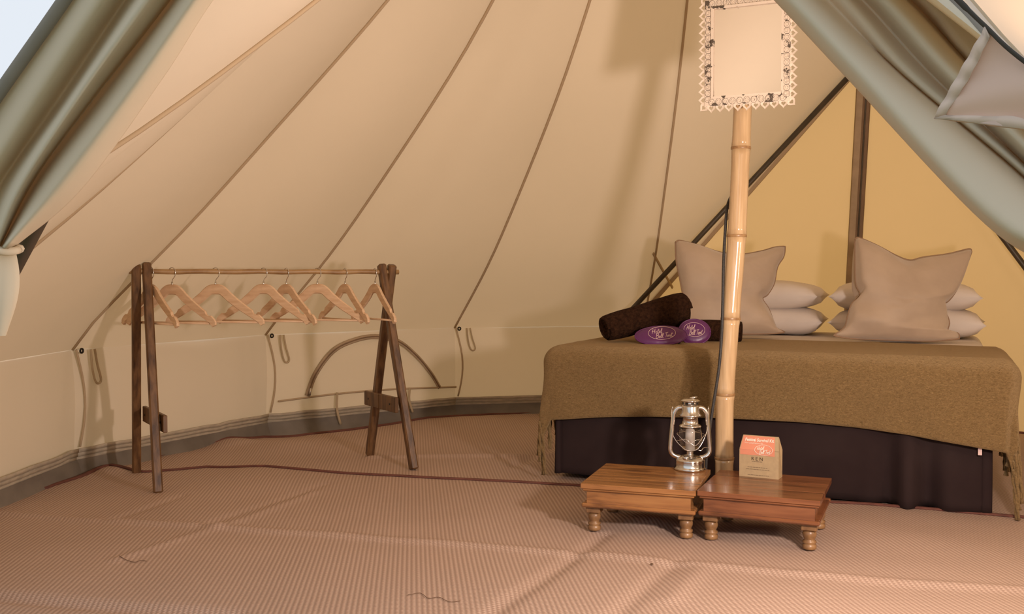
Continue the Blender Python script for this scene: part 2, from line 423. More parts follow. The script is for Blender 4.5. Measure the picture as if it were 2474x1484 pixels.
def wall_pt(az, z, off=0.012):
    ks = [90.5, 114.3, 140.0, 165.7, 191.4, 209.7]
    for a0, a1 in zip(ks[:-1], ks[1:]):
        if a0 <= az <= a1: break
    s = (az - a0) / (a1 - a0)
    return inward(pol(a0, RW - 0.015, z).lerp(pol(a1, RW - 0.015, z), s), off)
wb, wl = WROOT['wall_back'], WROOT['wall_left']
for az, root in ((114.3, wb), (140.0, wb), (165.7, wl)):
    # upright seam, eyelet, rope loop
    MB().tube([wall_pt(az - 0.9 * math.sin(math.pi * t / 10 * .9) , HW - (HW - HEM1) * t / 10, 0.010) for t in range(11)], 0.0055, 6).build('upright_seam', M_SEAM, root)
    e = wall_pt(az - 0.4, HW - 0.008, 0.02); d = (V(CX, CY, HW) - e).normalized(); sd = d.cross(V(0, 0, 1)).normalized()
    MB().tube([e + (sd * math.cos(a) + V(0, 0, 1) * math.sin(a)) * 0.010 for a in [2 * math.pi * k / 14 for k in range(15)]], 0.0045, 6).build('eyelet', M_EYELET, root)
    top = wall_pt(az - 1.4, HW - 0.005, 0.02); L = 0.165 if az > 120 else 0.15
    side = (wall_pt(az - 1.6, HW, 0) - wall_pt(az, HW, 0)).normalized()
    loop = catmull([top, top - V(0, 0, L * .5) + side * 0.006, top - V(0, 0, L * .9) + side * 0.022, top - V(0, 0, L) + side * 0.042,
                    top - V(0, 0, L * .88) + side * 0.056, top - V(0, 0, L * .45) + side * 0.036, top + side * 0.022], 26)
    MB().tube(loop, 0.0055, 6).build('rope_loop', M_ROPE, root)
# half-moon window: zipped arch over a cross seam
def win_pt(px, py): # point of the wall chord between az 114.3 and 140 seen at that pixel
    a, b = pol(140.0, RW - 0.02, 0), pol(114.3, RW - 0.02, 0)
    lo, hi = 0.0, 1.0
    for _ in range(40):
        m_ = (lo + hi) / 2; p = a.lerp(b, m_)
        if 1237 + F * p.x / p.y < px: lo = m_
        else: hi = m_
    p = a.lerp(b, lo); q = at(px, py, p.y); return inward(V(p.x, p.y, q.z), 0.012)
arc = catmull([win_pt(*p) for p in ((738, 958), (758, 905), (800, 850), (850, 824), (905, 814), (960, 826), (1005, 862), (1040, 905), (1060, 938))], 40)
win = link('window_1', None); tag(win, 'half-moon zipped window in the low back wall behind the rack', None, None, 'structure')
MB().tube(arc, 0.016, 8, flat=0.25, up=(0.35, -0.9, 0)).build('zip_flap', M_ZIPARC, win)
MB().tube([inward(p, 0.006) for p in arc], 0.004, 6).build('zip', M_ZIP, win)
MB().tube([inward(win_pt(744, 940), 0.012), inward(win_pt(741, 958), 0.014)], 0.006, 6).build('zip_pull', M_CHROME, win)
MB().tube(catmull([win_pt(668, 971), win_pt(800, 954), win_pt(940, 942), win_pt(1122, 936)], 20), 0.006, 6).build('cross_seam', M_SEAM, win)
for px, y0, y1 in ((809, 950, 1030), (986, 938, 1000)):
    MB().tube(catmull([inward(win_pt(px, y0), 0.01), inward(win_pt(px - 3, (y0 + y1) / 2), 0.02), inward(win_pt(px + 4, y1), 0.03)], 10), 0.008, 6, flat=0.35, up=(0.35, -0.9, 0)).build('tie_strap', M_ROPE, win)

# back door: two canvas leaves meeting at a zip
door = struct('door_1', 'zipped canvas door leaves at the back of the tent behind the bed')
ZB = gnd(2052, 990); ZB = V(2.215, 6.53, 0.0)
for F0, nm in ((BL, 'l'), (BR_, 'r')):
    F0g = V(F0.x, F0.y, 0.0); rows = []
    for k in range(15):
        s = k / 14; row = []
        top = BACK_D.lerp(F0, s); base = ZB.lerp(F0g, s)
        out = (V(base.x - CX, base.y - CY, 0)).normalized()
        for j in range(17):
            t = j / 16; p = top.lerp(base, t)
            p = p + out * 0.10 * math.sin(math.pi * t) * math.sin(math.pi * s)
            p = p + out * 0.012 * noise.noise(p * 2.2)
            row.append(p)
        rows.append(row)
    MB().grid(rows).build('door_leaf', M_DOOR, door)
    hp = [inward(BACK_D.lerp(F0, t / 12), 0.01) for t in range(13)]
    MB().tube(hp, 0.022, 8, flat=0.2, up=V(0.3, -0.9, 0.2)).build('hem', M_SEAM, door)
zc = [inward(BACK_D.lerp(ZB, t / 16), 0.012) for t in range(17)]
zs = V(0.92, -0.38, 0)
MB().tube([p - zs * 0.028 for p in zc], 0.032, 8, flat=0.12, up=V(0.38, 0.92, 0)).build('zip_flap', M_ZIPARC, door)
MB().tube(zc, 0.026, 8, flat=0.22, up=V(0.38, 0.92, 0)).build('zip_tape', M_ZIP, door)
MB().tube([inward(p, 0.008) for p in zc], 0.005, 6).build('zip_teeth', M_STEEL, door)

# steel A-frames that hold the doors open
def a_frame(label, apex, feet):
    r = thing('door_frame', label, 'tent frame', (apex.x, apex.y, 0))
    for f in feet:
        MB().tube([f, f.lerp(apex, .5), apex], 0.0165, 12).build('frame_pole', M_STEEL, r, world=True)
        MB().tube([f, f + (apex - f).normalized() * 0.05], 0.021, 12).build('foot_cap', M_EYELET, r, world=True)
    MB().tube([apex - V(0, 0, 0.05), apex + V(0, 0, 0.04)], 0.022, 12).build('apex_joint', M_EYELET, r, world=True)
    return r
pole_foot = at(1318, 946, 6.78)
a_frame('dark steel A-frame pole leaning across the yellow back door', inward(BACK_D, 0.06), [V(pole_foot.x - 0.05, 6.80, 0.0), V(3.42, 5.20, 0.0)])

# ------------------------------------------------------------------ ground, groundsheet, mats
ground = MB().grid([[V(x, y, -0.07) for x in (-40, -10, 0, 10, 40)] for y in (-40, -10, 0, 10, 40)]).build('ground', M_GRASS)
tag(ground, 'green grass field around the tent', None, None, 'structure')
fl = MB(); rows = [[pol(360 * k / 72, r, -0.045 + 0.004 * noise.noise(pol(360 * (k % 72) / 72, r, 0) * 3)) for k in range(73)] for r in (0.01, 0.7, 1.4, 2.1, 2.6, 2.97)]
tag(fl.grid(rows).build('floor', M_SHEETGREY), 'grey groundsheet under the woven mats', None, None, 'structure')

def seg_d(p, a, b):
    ab = b - a; t = max(0, min(1, (p - a).dot(ab) / ab.dot(ab))); return (p - (a + ab * t)).length, t
def g2(px, py): q = gnd(px, py); return Vector((q.x, q.y))
RIDGES = []
def ridge(pts, h, wd):
    P = [g2(*p) for p in pts]
    for a, b in zip(P[:-1], P[1:]): RIDGES.append((a, b, h, wd))
TRANS = [(-120, 1232), (0, 1241), (230, 1262), (520, 1274), (800, 1291), (1100, 1312), (1400, 1335), (1650, 1362), (1900, 1386), (2200, 1407), (2474, 1424), (2600, 1436)]
RGROUP = [(TRANS, 0.011, 0.030),
          ([(-100, 1432), (0, 1443), (300, 1470), (560, 1490)], -0.018, 0.035),
          ([(1460, 1290), (1390, 1340), (1290, 1410), (1180, 1484)], -0.011, 0.028),
          ([(1640, 1355), (1570, 1410), (1490, 1484)], -0.008, 0.030),
          ([(1690, 1380), (1620, 1450)], 0.007, 0.035),
          ([(280, 1355), (420, 1310), (590, 1255), (760, 1190)], 0.007, 0.022),
          ([(255, 1262), (360, 1228), (440, 1200)], -0.007, 0.022),
          ([(480, 1275), (640, 1220), (790, 1170)], -0.006, 0.020),
          ([(1240, 1120), (1300, 1095), (1340, 1075)], -0.012, 0.04),
          ([(900, 1105), (1060, 1100), (1330, 1098)], 0.012, 0.035)]
BUMPS = [(g2(1560, 1262), 0.018, 0.10), (g2(1850, 1290), 0.015, 0.11), (g2(700, 1075), 0.035, 0.22), (g2(560, 1070), 0.03, 0.12),
         (g2(1150, 1020), 0.03, 0.25), (g2(270, 1135), 0.018, 0.10), (g2(1000, 1080), -0.01, 0.2), (g2(2150, 1290), 0.008, 0.25), (g2(620, 1160), 0.012, 0.25)]
RG = [([g2(*p) for p in pts], h, wd) for pts, h, wd in RGROUP]
def hgt(x, y):
    p = Vector((x, y)); z = 0.010 * noise.noise(Vector((x * 1.3, y * 1.3, 0.3))) + 0.004 * noise.noise(Vector((x * 4, y * 4, 2.1)))
    for P, h, wd in RG:
        d = min(seg_d(p, a, b)[0] for a, b in zip(P[:-1], P[1:]))
        if d < wd * 3: z += h * math.exp(-(d / wd) ** 2)
    for c, h, wd in BUMPS:
        z += h * math.exp(-((p - c).length / wd) ** 2)
    return z
EDGE = [g2(*p) for p in ((238, 1125), (290, 1134), (350, 1141), (420, 1137), (500, 1130), (640, 1133), (800, 1144), (950, 1152), (1100, 1159), (1250, 1166), (1400, 1176), (1700, 1196), (2100, 1222), (2400, 1243), (2560, 1256), (2800, 1275))]
def clamp_r(p, r=2.915):
    d = p - Vector((CX, CY))
    if d.length > r: d = d.normalized() * r
    return d + Vector((CX, CY))
def poly_at(P, s):
    L = [0]
    for a, b in zip(P[:-1], P[1:]): L.append(L[-1] + (b - a).length)
    t = s * L[-1]
    for i in range(len(P) - 1):
        if t <= L[i + 1] + 1e-9: return P[i].lerp(P[i + 1], (t - L[i]) / max(1e-9, L[i + 1] - L[i]))
    return P[-1]
def mat_sheet(name, near, far, nu, nv, z0, label):
    r = thing(name, label, 'floor mat', (0.4, 3.0, 0))
    rows = []
    for i in range(nu + 1):
        s = i / nu; a = poly_at(near, s); b = poly_at(far, s); row = []
        for j in range(nv + 1):
            p = clamp_r(a.lerp(b, j / nv))
            row.append(V(p.x, p.y, hgt(p.x, p.y) + z0))
        rows.append(row)
    mb = MB().grid(rows)
    uvs = [(v.x + 0.10 * v.y, v.y - 0.1 * v.x) for v in mb.v]
    o = mb.build('woven_sheet', M_MAT, r, world=True)
    ul = o.data.uv_layers.new(name='UVMap')
    for lp in o.data.loops: ul.data[lp.index].uv = uvs[lp.vertex_index]
    return r, rows
front_near = [Vector((-2.05, 1.2)), Vector((-1.2, 1.2)), Vector((0.0, 1.05)), Vector((1.2, 1.0)), Vector((3.0, 1.3))]
front_far = [Vector((-2.03, 4.30)), g2(80, 1158), g2(160, 1140)] + EDGE
mf, rf = mat_sheet('floor_mat', front_near, front_far, 330, 210, 0.0, 'pinkish ribbed woven mat covering the front floor under the low tables')
back_far = [g2(300, 1115), g2(395, 1098), g2(470, 1078), g2(560, 1052), g2(700, 1053), g2(850, 1035), g2(1030, 1010), g2(1150, 1003), g2(1300, 985), g2(1500, 975), Vector((2.2, 6.5)), Vector((3.3, 5.6)), Vector((3.7, 4.6))]
back_near = [q + Vector((-0.03, -0.10)) for q in EDGE]
mbk, rb = mat_sheet('floor_mat', back_near, back_far, 260, 130, -0.007, 'pinkish ribbed woven mat under the rack and bed at the back')
def binding(rows_edge, parent, w_=0.017):
    MB().tube([p + V(0, 0, 0.003) for p in rows_edge], w_, 6, flat=0.35, up=(0, 0, 1)).build('binding', M_BINDING, parent, 'dark red edge binding', world=True)
binding([r[-1] for r in rf], mf)
binding([r[-1] for r in rb], mbk, 0.022)

# ------------------------------------------------------------------ entrance flaps gathered to both sides
def loft(curves, n_along=40, sub=5):
    C = [catmull(c, n_along) for c in curves]; rows = []
    for i in range(n_along + 1):
        cross = [c[i] for c in C]
        rows.append(catmull(cross, sub * (len(C) - 1)))
    return rows
def flap(name, label, curves, hem_pts, n=40):
    r = thing(name, label, 'tent flap', (curves[-1][-1].x, curves[-1][-1].y, 0))
    solid(MB().grid(loft(curves, n)).build('gathered_canvas', M_FLAP, r, world=True), 0.004)
    MB().tube(catmull(hem_pts, 30), 0.014, 8, flat=0.6, up=(0, -1, 0)).build('edge_sleeve', M_HEMDARK, r, world=True)
    return r
M_HEMDARK = pmat('sleeve_shade_grey', (0.27, 0.24, 0.20), (0.22, 0.20, 0.17), rough=0.9, scale=6)
lf_y = lambda py: 1.80 + 0.28 * (py + 250) / 850
def LC(pts, dy): return [at(x, y, lf_y(y) + dy) for x, y in pts]
tie = (12, 598)
left_curves = [LC([(330, -250), (163, 0), (15, 212), (-80, 360), (-190, 520)], 0.06),
               LC([(365, -250), (192, 0), (35, 235), (-60, 380), (-170, 545)], 0.05),
               LC([(420, -250), (248, 0), (90, 240), (-20, 410), (-140, 570)], 0.02),
               LC([(470, -250), (296, 0), (135, 240), (0, 436), (-90, 580)], 0.09),
               LC([(490, -250), (318, 0), (160, 238), (20, 440), (-45, 590)], 0.07),
               LC([(530, -250), (352, 0), (195, 222), (48, 450), (-14, 594)], -0.02),
               LC([(570, -250), (395, 0), (215, 235), (70, 440), (-4, 596)], 0.02),
               LC([(588, -250), (412, 0), (225, 240), (85, 432), (0, 597)], 0.08),
               LC([(615, -250), (438, 0), (270, 235), (110, 440), (6, 598)], 0.0),
               LC([(650, -250), (470, 0), (320, 215), (150, 440), (12, 599)], -0.035),
               LC([(690, -250), (500, 0), (372, 195), (185, 445), (20, 600)], 0.0),
               LC([(700, -250), (512, 0), (390, 190), (192, 460), (26, 602)], 0.035)]
lflap = flap('door_flap', 'pale canvas entrance flap tied back at the left edge', left_curves,
             [at(322, -250, 1.85), at(155, 0, 1.93), at(5, 214, 2.0), at(-100, 370, 2.05), at(-200, 520, 2.1)])
# tie strap and hanging tail
t0 = at(8, 604, 2.10)
MB().tube([t0 + V(0.030 * math.cos(a), 0.035 * math.sin(a), 0.004 * math.sin(2 * a)) for a in [2 * math.pi * k / 16 for k in range(17)]], 0.010, 8, flat=0.9).build('tie_strap', M_FLAP, lflap, world=True)
tail = []
for j in range(13):
    t = j / 12; row = []
    for k in range(13):
        a = 2 * math.pi * k / 12
        wr = 0.022 + 0.012 * math.sin(math.pi * t) ; rr = wr * (1 + 0.25 * math.cos(3 * a + t * 2))
        p = at(6 - 14 * t ** 1.5, 606 + 205 * t, 2.10)
        row.append(p + V(rr * math.cos(a), rr * 0.8 * math.sin(a), 0))
    tail.append(row)
MB().grid(tail).build('hanging_tail', M_FLAP, lflap, world=True)

rf_y = lambda py: 1.46 - 0.30 * (py + 250) / 850
def RC(pts, dy): return [at(x, y, rf_y(y) + dy) for x, y in pts]
right_curves = [RC([(2015, -250), (2288, 0), (2372, 88), (2474, 192), (2700, 430)], 0.06),
                RC([(1995, -250), (2262, 0), (2350, 98), (2474, 220), (2700, 455)], 0.05),
                RC([(1960, -250), (2226, 0), (2325, 116), (2474, 262), (2700, 500)], 0.045),
                RC([(1930, -250), (2196, 0), (2318, 130), (2474, 300), (2700, 540)], 0.09),
                RC([(1905, -250), (2165, 0), (2300, 150), (2474, 328), (2700, 560)], 0.0),
                RC([(1870, -250), (2130, 0), (2280, 165), (2474, 355), (2700, 590)], -0.015),
                RC([(1835, -250), (2084, 0), (2240, 170), (2474, 395), (2700, 620)], 0.05),
                RC([(1790, -250), (2040, 0), (2200, 180), (2474, 412), (2700, 645)], 0.02),
                RC([(1745, -250), (1992, 0), (2160, 165), (2474, 432), (2700, 660)], 0.045),
                RC([(1710, -250), (1955, 0), (2120, 170), (2474, 480), (2700, 690)], -0.01),
                RC([(1670, -250), (1915, 0), (2085, 180), (2420, 530), (2640, 620)], -0.02),
                RC([(1640, -250), (1884, 0), (2056, 184), (2396, 540), (2600, 640)], 0.01),
                RC([(1632, -250), (1874, 0), (2046, 184), (2384, 540), (2580, 655)], 0.04)]
rflap = flap('door_flap', 'pale canvas entrance flap drawn aside at the upper right', right_curves,
             [at(2025, -250, 1.55), at(2292, 0, 1.45), at(2376, 88, 1.41), at(2480, 192, 1.37), at(2705, 430, 1.28)])
FA = at(936, -1047, 1.72)
def to_floor(a, p): return a + (p - a) * (a.z / (a.z - p.z))
a_frame('dark steel A-frame pole of the front entrance behind the left flap', FA, [to_floor(FA, at(50, 620, 2.28)), to_floor(FA, at(2449, 500, 1.44))])

# ------------------------------------------------------------------ bamboo centre pole, mirror, cable
pole_px = [(1747, 1247), (1749, 1180), (1750, 1107), (1752, 953), (1765, 770), (1780, 570), (1790, 358), (1797, 180), (1803, 0)]
PP = [at(x, y, 3.90) for x, y in pole_px]; PP[0].z = 0.0
top = pol(0, 0.0, 3.82)
PP += [PP[-1].lerp(top, t) for t in (0.25, 0.5, 0.75, 1.0)]
bp_ = thing('bamboo_pole', 'tall shiny bamboo centre pole standing behind the low tables', 'tent pole', (PP[0].x, PP[0].y, 0))
dense = catmull(PP, 240)
cuts = [0.0] + [at(0, y, 3.9).z for y in (1107, 953, 770, 570, 358, 150, -60)] + [2.45, 2.85, 3.3, 3.80]
for a, b in zip(cuts[:-1], cuts[1:]):
    seg = [p for p in dense if a - 1e-4 <= p.z <= b + 1e-4]
    def pz(z):
        for p, q in zip(dense[:-1], dense[1:]):
            if p.z <= z <= q.z: return p.lerp(q, (z - p.z) / max(1e-9, q.z - p.z))
        return dense[-1]
    n = 12; pts = [pz(a + (b - a) * k / n) for k in range(n + 1)]
    rad = [0.0352 + 0.0028 * (abs(2 * k / n - 1) ** 8) for k in range(n + 1)]
    MB().tube(pts, rad, 28, up=(1, 0, 0)).build('culm_segment', M_BAMBOO, bp_, world=True)
    if b < 3.7:
        c = pz(b)
        MB().tube([c + V(0, 0, dz) for dz in (-0.006, -0.003, 0, 0.003, 0.006)], [0.037, 0.0392, 0.0382, 0.0392, 0.037], 28, up=(1, 0, 0)).build('node_ring', M_NODE, bp_, world=True)
cab = [at(x, y, Y) for x, y, Y in ((1768, 470, 3.955), (1757, 500, 3.94), (1752, 560, 3.92), (1748, 640, 3.90), (1746, 740, 3.88), (1743, 820, 3.87), (1737, 890, 3.86), (1728, 950, 3.86), (1720, 1000, 3.86), (1712, 1060, 3.86), (1706, 1120, 3.87), (1705, 1190, 3.88))]
cab.append(V(cab[-1].x, 3.90, 0.02)); cab.append(V(cab[-1].x - 0.25, 4.0, 0.014)); 
cable = MB().tube(catmull(cab, 70), 0.0058, 8).build('cable', M_CABLE)
tag(cable, 'thin black cable running down the left of the bamboo pole', 'cable')

mc = at(1806, 122, 3.815)
MROT = R(-24 + 0)
mir = thing('wall_mirror', 'white distressed lace-edged mirror hung on the bamboo pole', 'mirror', (mc.x, mc.y, mc.z), MROT)
# local: x right, z up, front is -y
GW, GH = 0.262, 0.340   # glass
FW, FH = 0.322, 0.404   # plate outside
def plate(name, w0, h0, w1, h1, y0, y1, mat, parent, label=None):
    mb = MB()
    for sx, sz, ex, ez in (((-1, 1), (1, 1), 0, 0), ((-1, -1), (1, -1), 0, 0), ((-1, -1), (-1, 1), 0, 0), ((1, -1), (1, 1), 0, 0)):
        a, b = sx, sz
        q = [V(a[0] * w0 / 2, y0, a[1] * h0 / 2), V(b[0] * w0 / 2, y0, b[1] * h0 / 2), V(b[0] * w1 / 2, y0, b[1] * h1 / 2), V(a[0] * w1 / 2, y0, a[1] * h1 / 2)]
        q2 = [p + V(0, y1 - y0, 0) for p in q]
        mb.add(q + q2, [(0, 1, 2, 3), (7, 6, 5, 4), (0, 4, 5, 1), (1, 5, 6, 2), (2, 6, 7, 3), (3, 7, 4, 0)], False)
    return mb.build(name, mat, parent, label)
frame = plate('frame', GW, GH, FW, FH, -0.010, 0.006, M_FRAMEW, mir, 'flaking white metal frame')
plate('inner_lip', GW - 0.006, GH - 0.006, GW + 0.012, GH + 0.012, -0.015, -0.008, M_FRAMEW, mir)
MB().box((0, 0.001, 0), (GW, 0.004, GH), 0.0005).build('mirror_glass', M_MIRROR, mir)
MB().box((0, 0.009, 0), (GW + .02, 0.004, GH + .02), 0.0005).build('back_board', M_KRAFT, mir)
# heart scallops, pierced
def heart(n=18, s=1.0):
    pts = []
    for k in range(n):
        a = 2 * math.pi * k / n
        x = 16 * math.sin(a) ** 3; z = 13 * math.cos(a) - 5 * math.cos(2 * a) - 2 * math.cos(3 * a) - math.cos(4 * a)
        pts.append((x / 16 * s, z / 16 * s))
    return pts
mb = MB(); o_, i_ = heart(18, 0.0172), heart(18, 0.0085)
rows = [[V(x, -0.003, z) for x, z in i_], [V(x, -0.0045, z) for x, z in o_], [V(x * 1.02, 0.001, z * 1.02) for x, z in o_], [V(x, 0.001, z) for x, z in i_], [V(x, -0.003, z) for x, z in i_]]
heart_me = mb.grid(rows, close=True, smooth=False).mesh('heart_scallop'); heart_me.materials.append(M_FRAMEW)
def put(name, me, parent, M):
    o = link(name, me, parent); o.matrix_basis = M; return o
nV, nH = 12, 9
for k in range(nV):
    z = -FH / 2 + 0.008 + (FH - 0.016) * (k + 0.5) / nV
    for s in (-1, 1):
        put('heart_scallop', heart_me, mir, Matrix.Translation((s * (FW / 2 + 0.008), -0.004, z)) @ Matrix.Rotation(R(90 * s), 4, 'Y') @ Matrix.Rotation(R(180), 4, 'Y'))
for k in range(nH):
    x = -FW / 2 + 0.008 + (FW - 0.016) * (k + 0.5) / nH
    put('heart_scallop', heart_me, mir, Matrix.Translation((x, -0.004, -FH / 2 - 0.008)))
    put('heart_scallop', heart_me, mir, Matrix.Translation((x, -0.004, FH / 2 + 0.008)) @ Matrix.Rotation(R(180), 4, 'Y'))
for sx in (-1, 1):
    for sz in (-1, 1):
        put('heart_scallop', heart_me, mir, Matrix.Translation((sx * (FW / 2 + 0.005), -0.004, sz * (FH / 2 + 0.005))) @ Matrix.Rotation(R(45 * sx if sz < 0 else 180 - 45 * sx) * -1, 4, 'Y'))
# raised scrolls along the frame
sp_ = MB(); pts = []
for k in range(22):
    a = k / 21 * 2.6 * math.pi; r = 0.0098 * (1 - 0.72 * k / 21); pts.append(V(r * math.cos(a), -0.011, r * math.sin(a)))
sp_.tube(pts, 0.0013, 5)
scroll_me = sp_.mesh('scroll'); scroll_me.materials.append(M_SCROLL)
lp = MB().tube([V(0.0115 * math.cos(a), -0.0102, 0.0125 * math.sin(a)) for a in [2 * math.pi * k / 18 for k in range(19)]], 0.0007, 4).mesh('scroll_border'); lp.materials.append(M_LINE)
bw = (FW - GW) / 4 + GW / 2 + 0.002; bh = (FH - GH) / 4 + GH / 2 + 0.002
for s in (-1, 1):
    for k in range(16):
        z = -bh + 2 * bh * (k + .5) / 16
        M_ = Matrix.Translation((s * bw, 0, z)) @ Matrix.Rotation(R(180 * (k % 2) + 30), 4, 'Y')
        put('scroll', scroll_me, mir, M_); put('scroll_border', lp, mir, Matrix.Translation((s * bw, 0, z)))
    for k in range(11):
        x = -bw + 2 * bw * (k + .5) / 11
        M_ = Matrix.Translation((x, 0, s * bh)) @ Matrix.Rotation(R(180 * (k % 2) - 60), 4, 'Y')
        put('scroll', scroll_me, mir, M_); put('scroll_border', lp, mir, Matrix.Translation((x, 0, s * bh)))

# ------------------------------------------------------------------ clothes rack
gl = {k: gnd(*p) for k, p in dict(lf=(382, 1190), lb=(330, 1141), rf=(1000, 1134), rb=(893, 1100)).items()}
for g in gl.values(): g.z = hgt(g.x, g.y) - 0.004
RL, RRt = at(352, 657, 4.43), at(930, 657, 4.90)
RRt.z = RL.z = 0.94
rdir = (RRt - RL).normalized()
rack = thing('clothes_rack', 'dark-stained wooden A-frame clothes rack with a pale rail', 'clothes rack', ((RL.x + RRt.x) / 2, (RL.y + RRt.y) / 2, 0))
def leg(foot, topc):
    MB().beam(foot, topc, 0.038, 0.044, up=rdir, bev=0.006).build('leg', M_RACK, rack, world=True)
def past(foot, through, ext): return through + (through - foot).normalized() * ext
leg(gl['lf'], past(gl['lf'], RL + rdir * 0.005, 0.038)); leg(gl['lb'], past(gl['lb'], RL - rdir * 0.040, 0.034))
leg(gl['rf'], past(gl['rf'], RRt - rdir * 0.012, 0.038)); leg(gl['rb'], past(gl['rb'], RRt + rdir * 0.033, 0.036))
rail_pts = [RL - rdir * 0.07 + (RRt - RL + rdir * 0.14) * (k / 24) + V(0, 0, 0.0015 * math.sin(k * 1.3)) for k in range(25)]
MB().tube(rail_pts, [0.0115 + 0.0006 * math.sin(k * 2.1) for k in range(25)], 14).build('rail', M_RAIL, rack, 'pale knotty round rail', world=True)
def brace(f, b, tf, tb, side, z, e0, e1):
    def on(p, q): return p.lerp(q, (z - p.z) / (q.z - p.z))
    a, c = on(f, tf), on(b, tb); d = (c - a).normalized(); off = rdir * side
    p0, p1 = a - d * e0 + off, c + d * e1 + off; mid = p0.lerp(p1, 0.52)
    MB().beam(p0, mid - d * 0.003, 0.075, 0.018, up=(0, 0, 1), bev=0.003).build('cross_brace', M_RACK, rack, world=True)
    MB().beam(mid + d * 0.003, p1, 0.072, 0.018, up=(0, 0, 1), bev=0.003).build('cross_brace', M_RACK, rack, world=True)
    for q in (p0 + d * 0.06, p1 - d * 0.05):
        for s in (-1, 1):
            n_ = rdir * side / abs(side)
            MB().tube([q - n_ * 0.0, q + n_ * 0.012 * (1 if s > 0 else -1)], 0.005, 8).build('bolt', M_EYELET, rack, world=True)
brace(gl['lf'], gl['lb'], RL + rdir * 0.005, RL - rdir * 0.04, 0.033, 0.285, 0.05, -0.01)
brace(gl['rf'], gl['rb'], RRt - rdir * 0.012, RRt + rdir * 0.033, -0.034, 0.30, 0.0, 0.05)

# hangers: one is built, the others are copies
def make_hanger():
    r = bpy.data.objects.new('coat_hanger', None); COL.objects.link(r); r.empty_display_size = 0.05
    half = catmull([V(0, 0, 0), V(0.032, 0, -0.006), V(0.070, 0, -0.038), V(0.125, 0, -0.078), V(0.180, 0, -0.112), V(0.222, 0, -0.138), V(0.236, 0, -0.160)], 26)
    full = [V(-p.x, 0, p.z) for p in reversed(half[1:])] + half
    rows = []
    for i, p in enumerate(full):
        t = (full[min(i + 1, len(full) - 1)] - full[max(i - 1, 0)]).normalized(); nrm = V(-t.z, 0, t.x)
        u = abs(p.x) / 0.236
        wd = 0.024 - 0.008 * u
        up_ = wd; dn = wd
        if 0.79 < u < 0.86: up_ = wd * 0.45
        if u > 0.985: up_ *= .75; dn *= .75
        th = 0.0065
        yc = -0.012 * u * u
        rows.append([p + nrm * up_ * .8 + V(0, yc - th, 0), p + nrm * up_ + V(0, yc, 0), p + nrm * up_ * .8 + V(0, yc + th, 0), p - nrm * dn * .8 + V(0, yc + th, 0), p - nrm * dn + V(0, yc, 0), p - nrm * dn * .8 + V(0, yc - th, 0)])
    mb = MB().grid(rows, close=True, smooth=False); n = len(mb.v)
    mb.f += [tuple(reversed(range(6))), tuple(range(n - 6, n))]; mb.s += [False, False]
    mb.build('shoulder_bar', M_HANGER, r)
    MB().tube([V(-0.220, -0.010, -0.150), V(0.220, -0.010, -0.150)], 0.0048, 8).build('trouser_bar', M_HANGER, r)
    hz = 0.080  # rail centre above the shoulder bar
    pts = [V(0, 0, 0.018), V(0, 0, 0.034), V(0.004, 0, 0.046), V(0.015, 0, 0.058), V(0.0185, 0, hz - 0.006)]
    pts += [V(0.0185 * math.cos(a), 0, hz + 0.0135 - 0.0185 + 0.0185 * math.sin(a) + 0.004) for a in [math.pi * k / 8 for k in range(1, 9)]] + [V(-0.0175, 0, hz - 0.010)]
    hk = MB().tube(catmull(pts, 40), 0.0019, 6).build('hook', M_CHROME, r)
    MB().tube([V(0, 0, 0.015), V(0, 0, 0.034)], 0.0042, 10).build('ferrule', M_CHROME, hk)
    return r
hg = make_hanger()
hang = [(372, 432), (422, 520), (527, 635), (643, 745), (698, 765), (773, 876), (840, 893), (912, 958)]   # hook and nearer tip, by sight line
hlab = ['pale wooden coat hanger closest to the left frame of the rack', 'second coat hanger from the left on the rack rail',
        'third coat hanger from the left, alone in the wide gap', 'fourth coat hanger from the left, just left of its close neighbour',
        'fifth coat hanger from the left, overlapping the one before it', 'sixth coat hanger from the left, turned broad to the view',
        'seventh coat hanger from the left, turned nearly edge-on', 'coat hanger touching the right frame of the rack']
for i, (px, c) in enumerate(hang):
    o = hg if i == 0 else copy_tree(hg)
    t = (px - 352) / (930 - 352)
    # where the sight line of that pixel meets the rail
    lo, hi = 0.0, 1.0
    for _ in range(40):
        m_ = (lo + hi) / 2; p = RL.lerp(RRt, m_)
        if 1237 + F * p.x / p.y < px - 6: lo = m_
        else: hi = m_
    p = RL.lerp(RRt, lo)
    lo, hi = R(-20), R(88)
    for _ in range(40):
        m_ = (lo + hi) / 2; q = p + V(math.cos(m_), -math.sin(m_), 0) * 0.232
        if 1237 + F * q.x / q.y > c: lo = m_
        else: hi = m_
    o.matrix_basis = Matrix.Translation((p.x, p.y, p.z - 0.080)) @ Matrix.Rotation(-lo, 4, 'Z')
    tag(o, hlab[i], 'hanger', 'coat hangers on the rack rail')

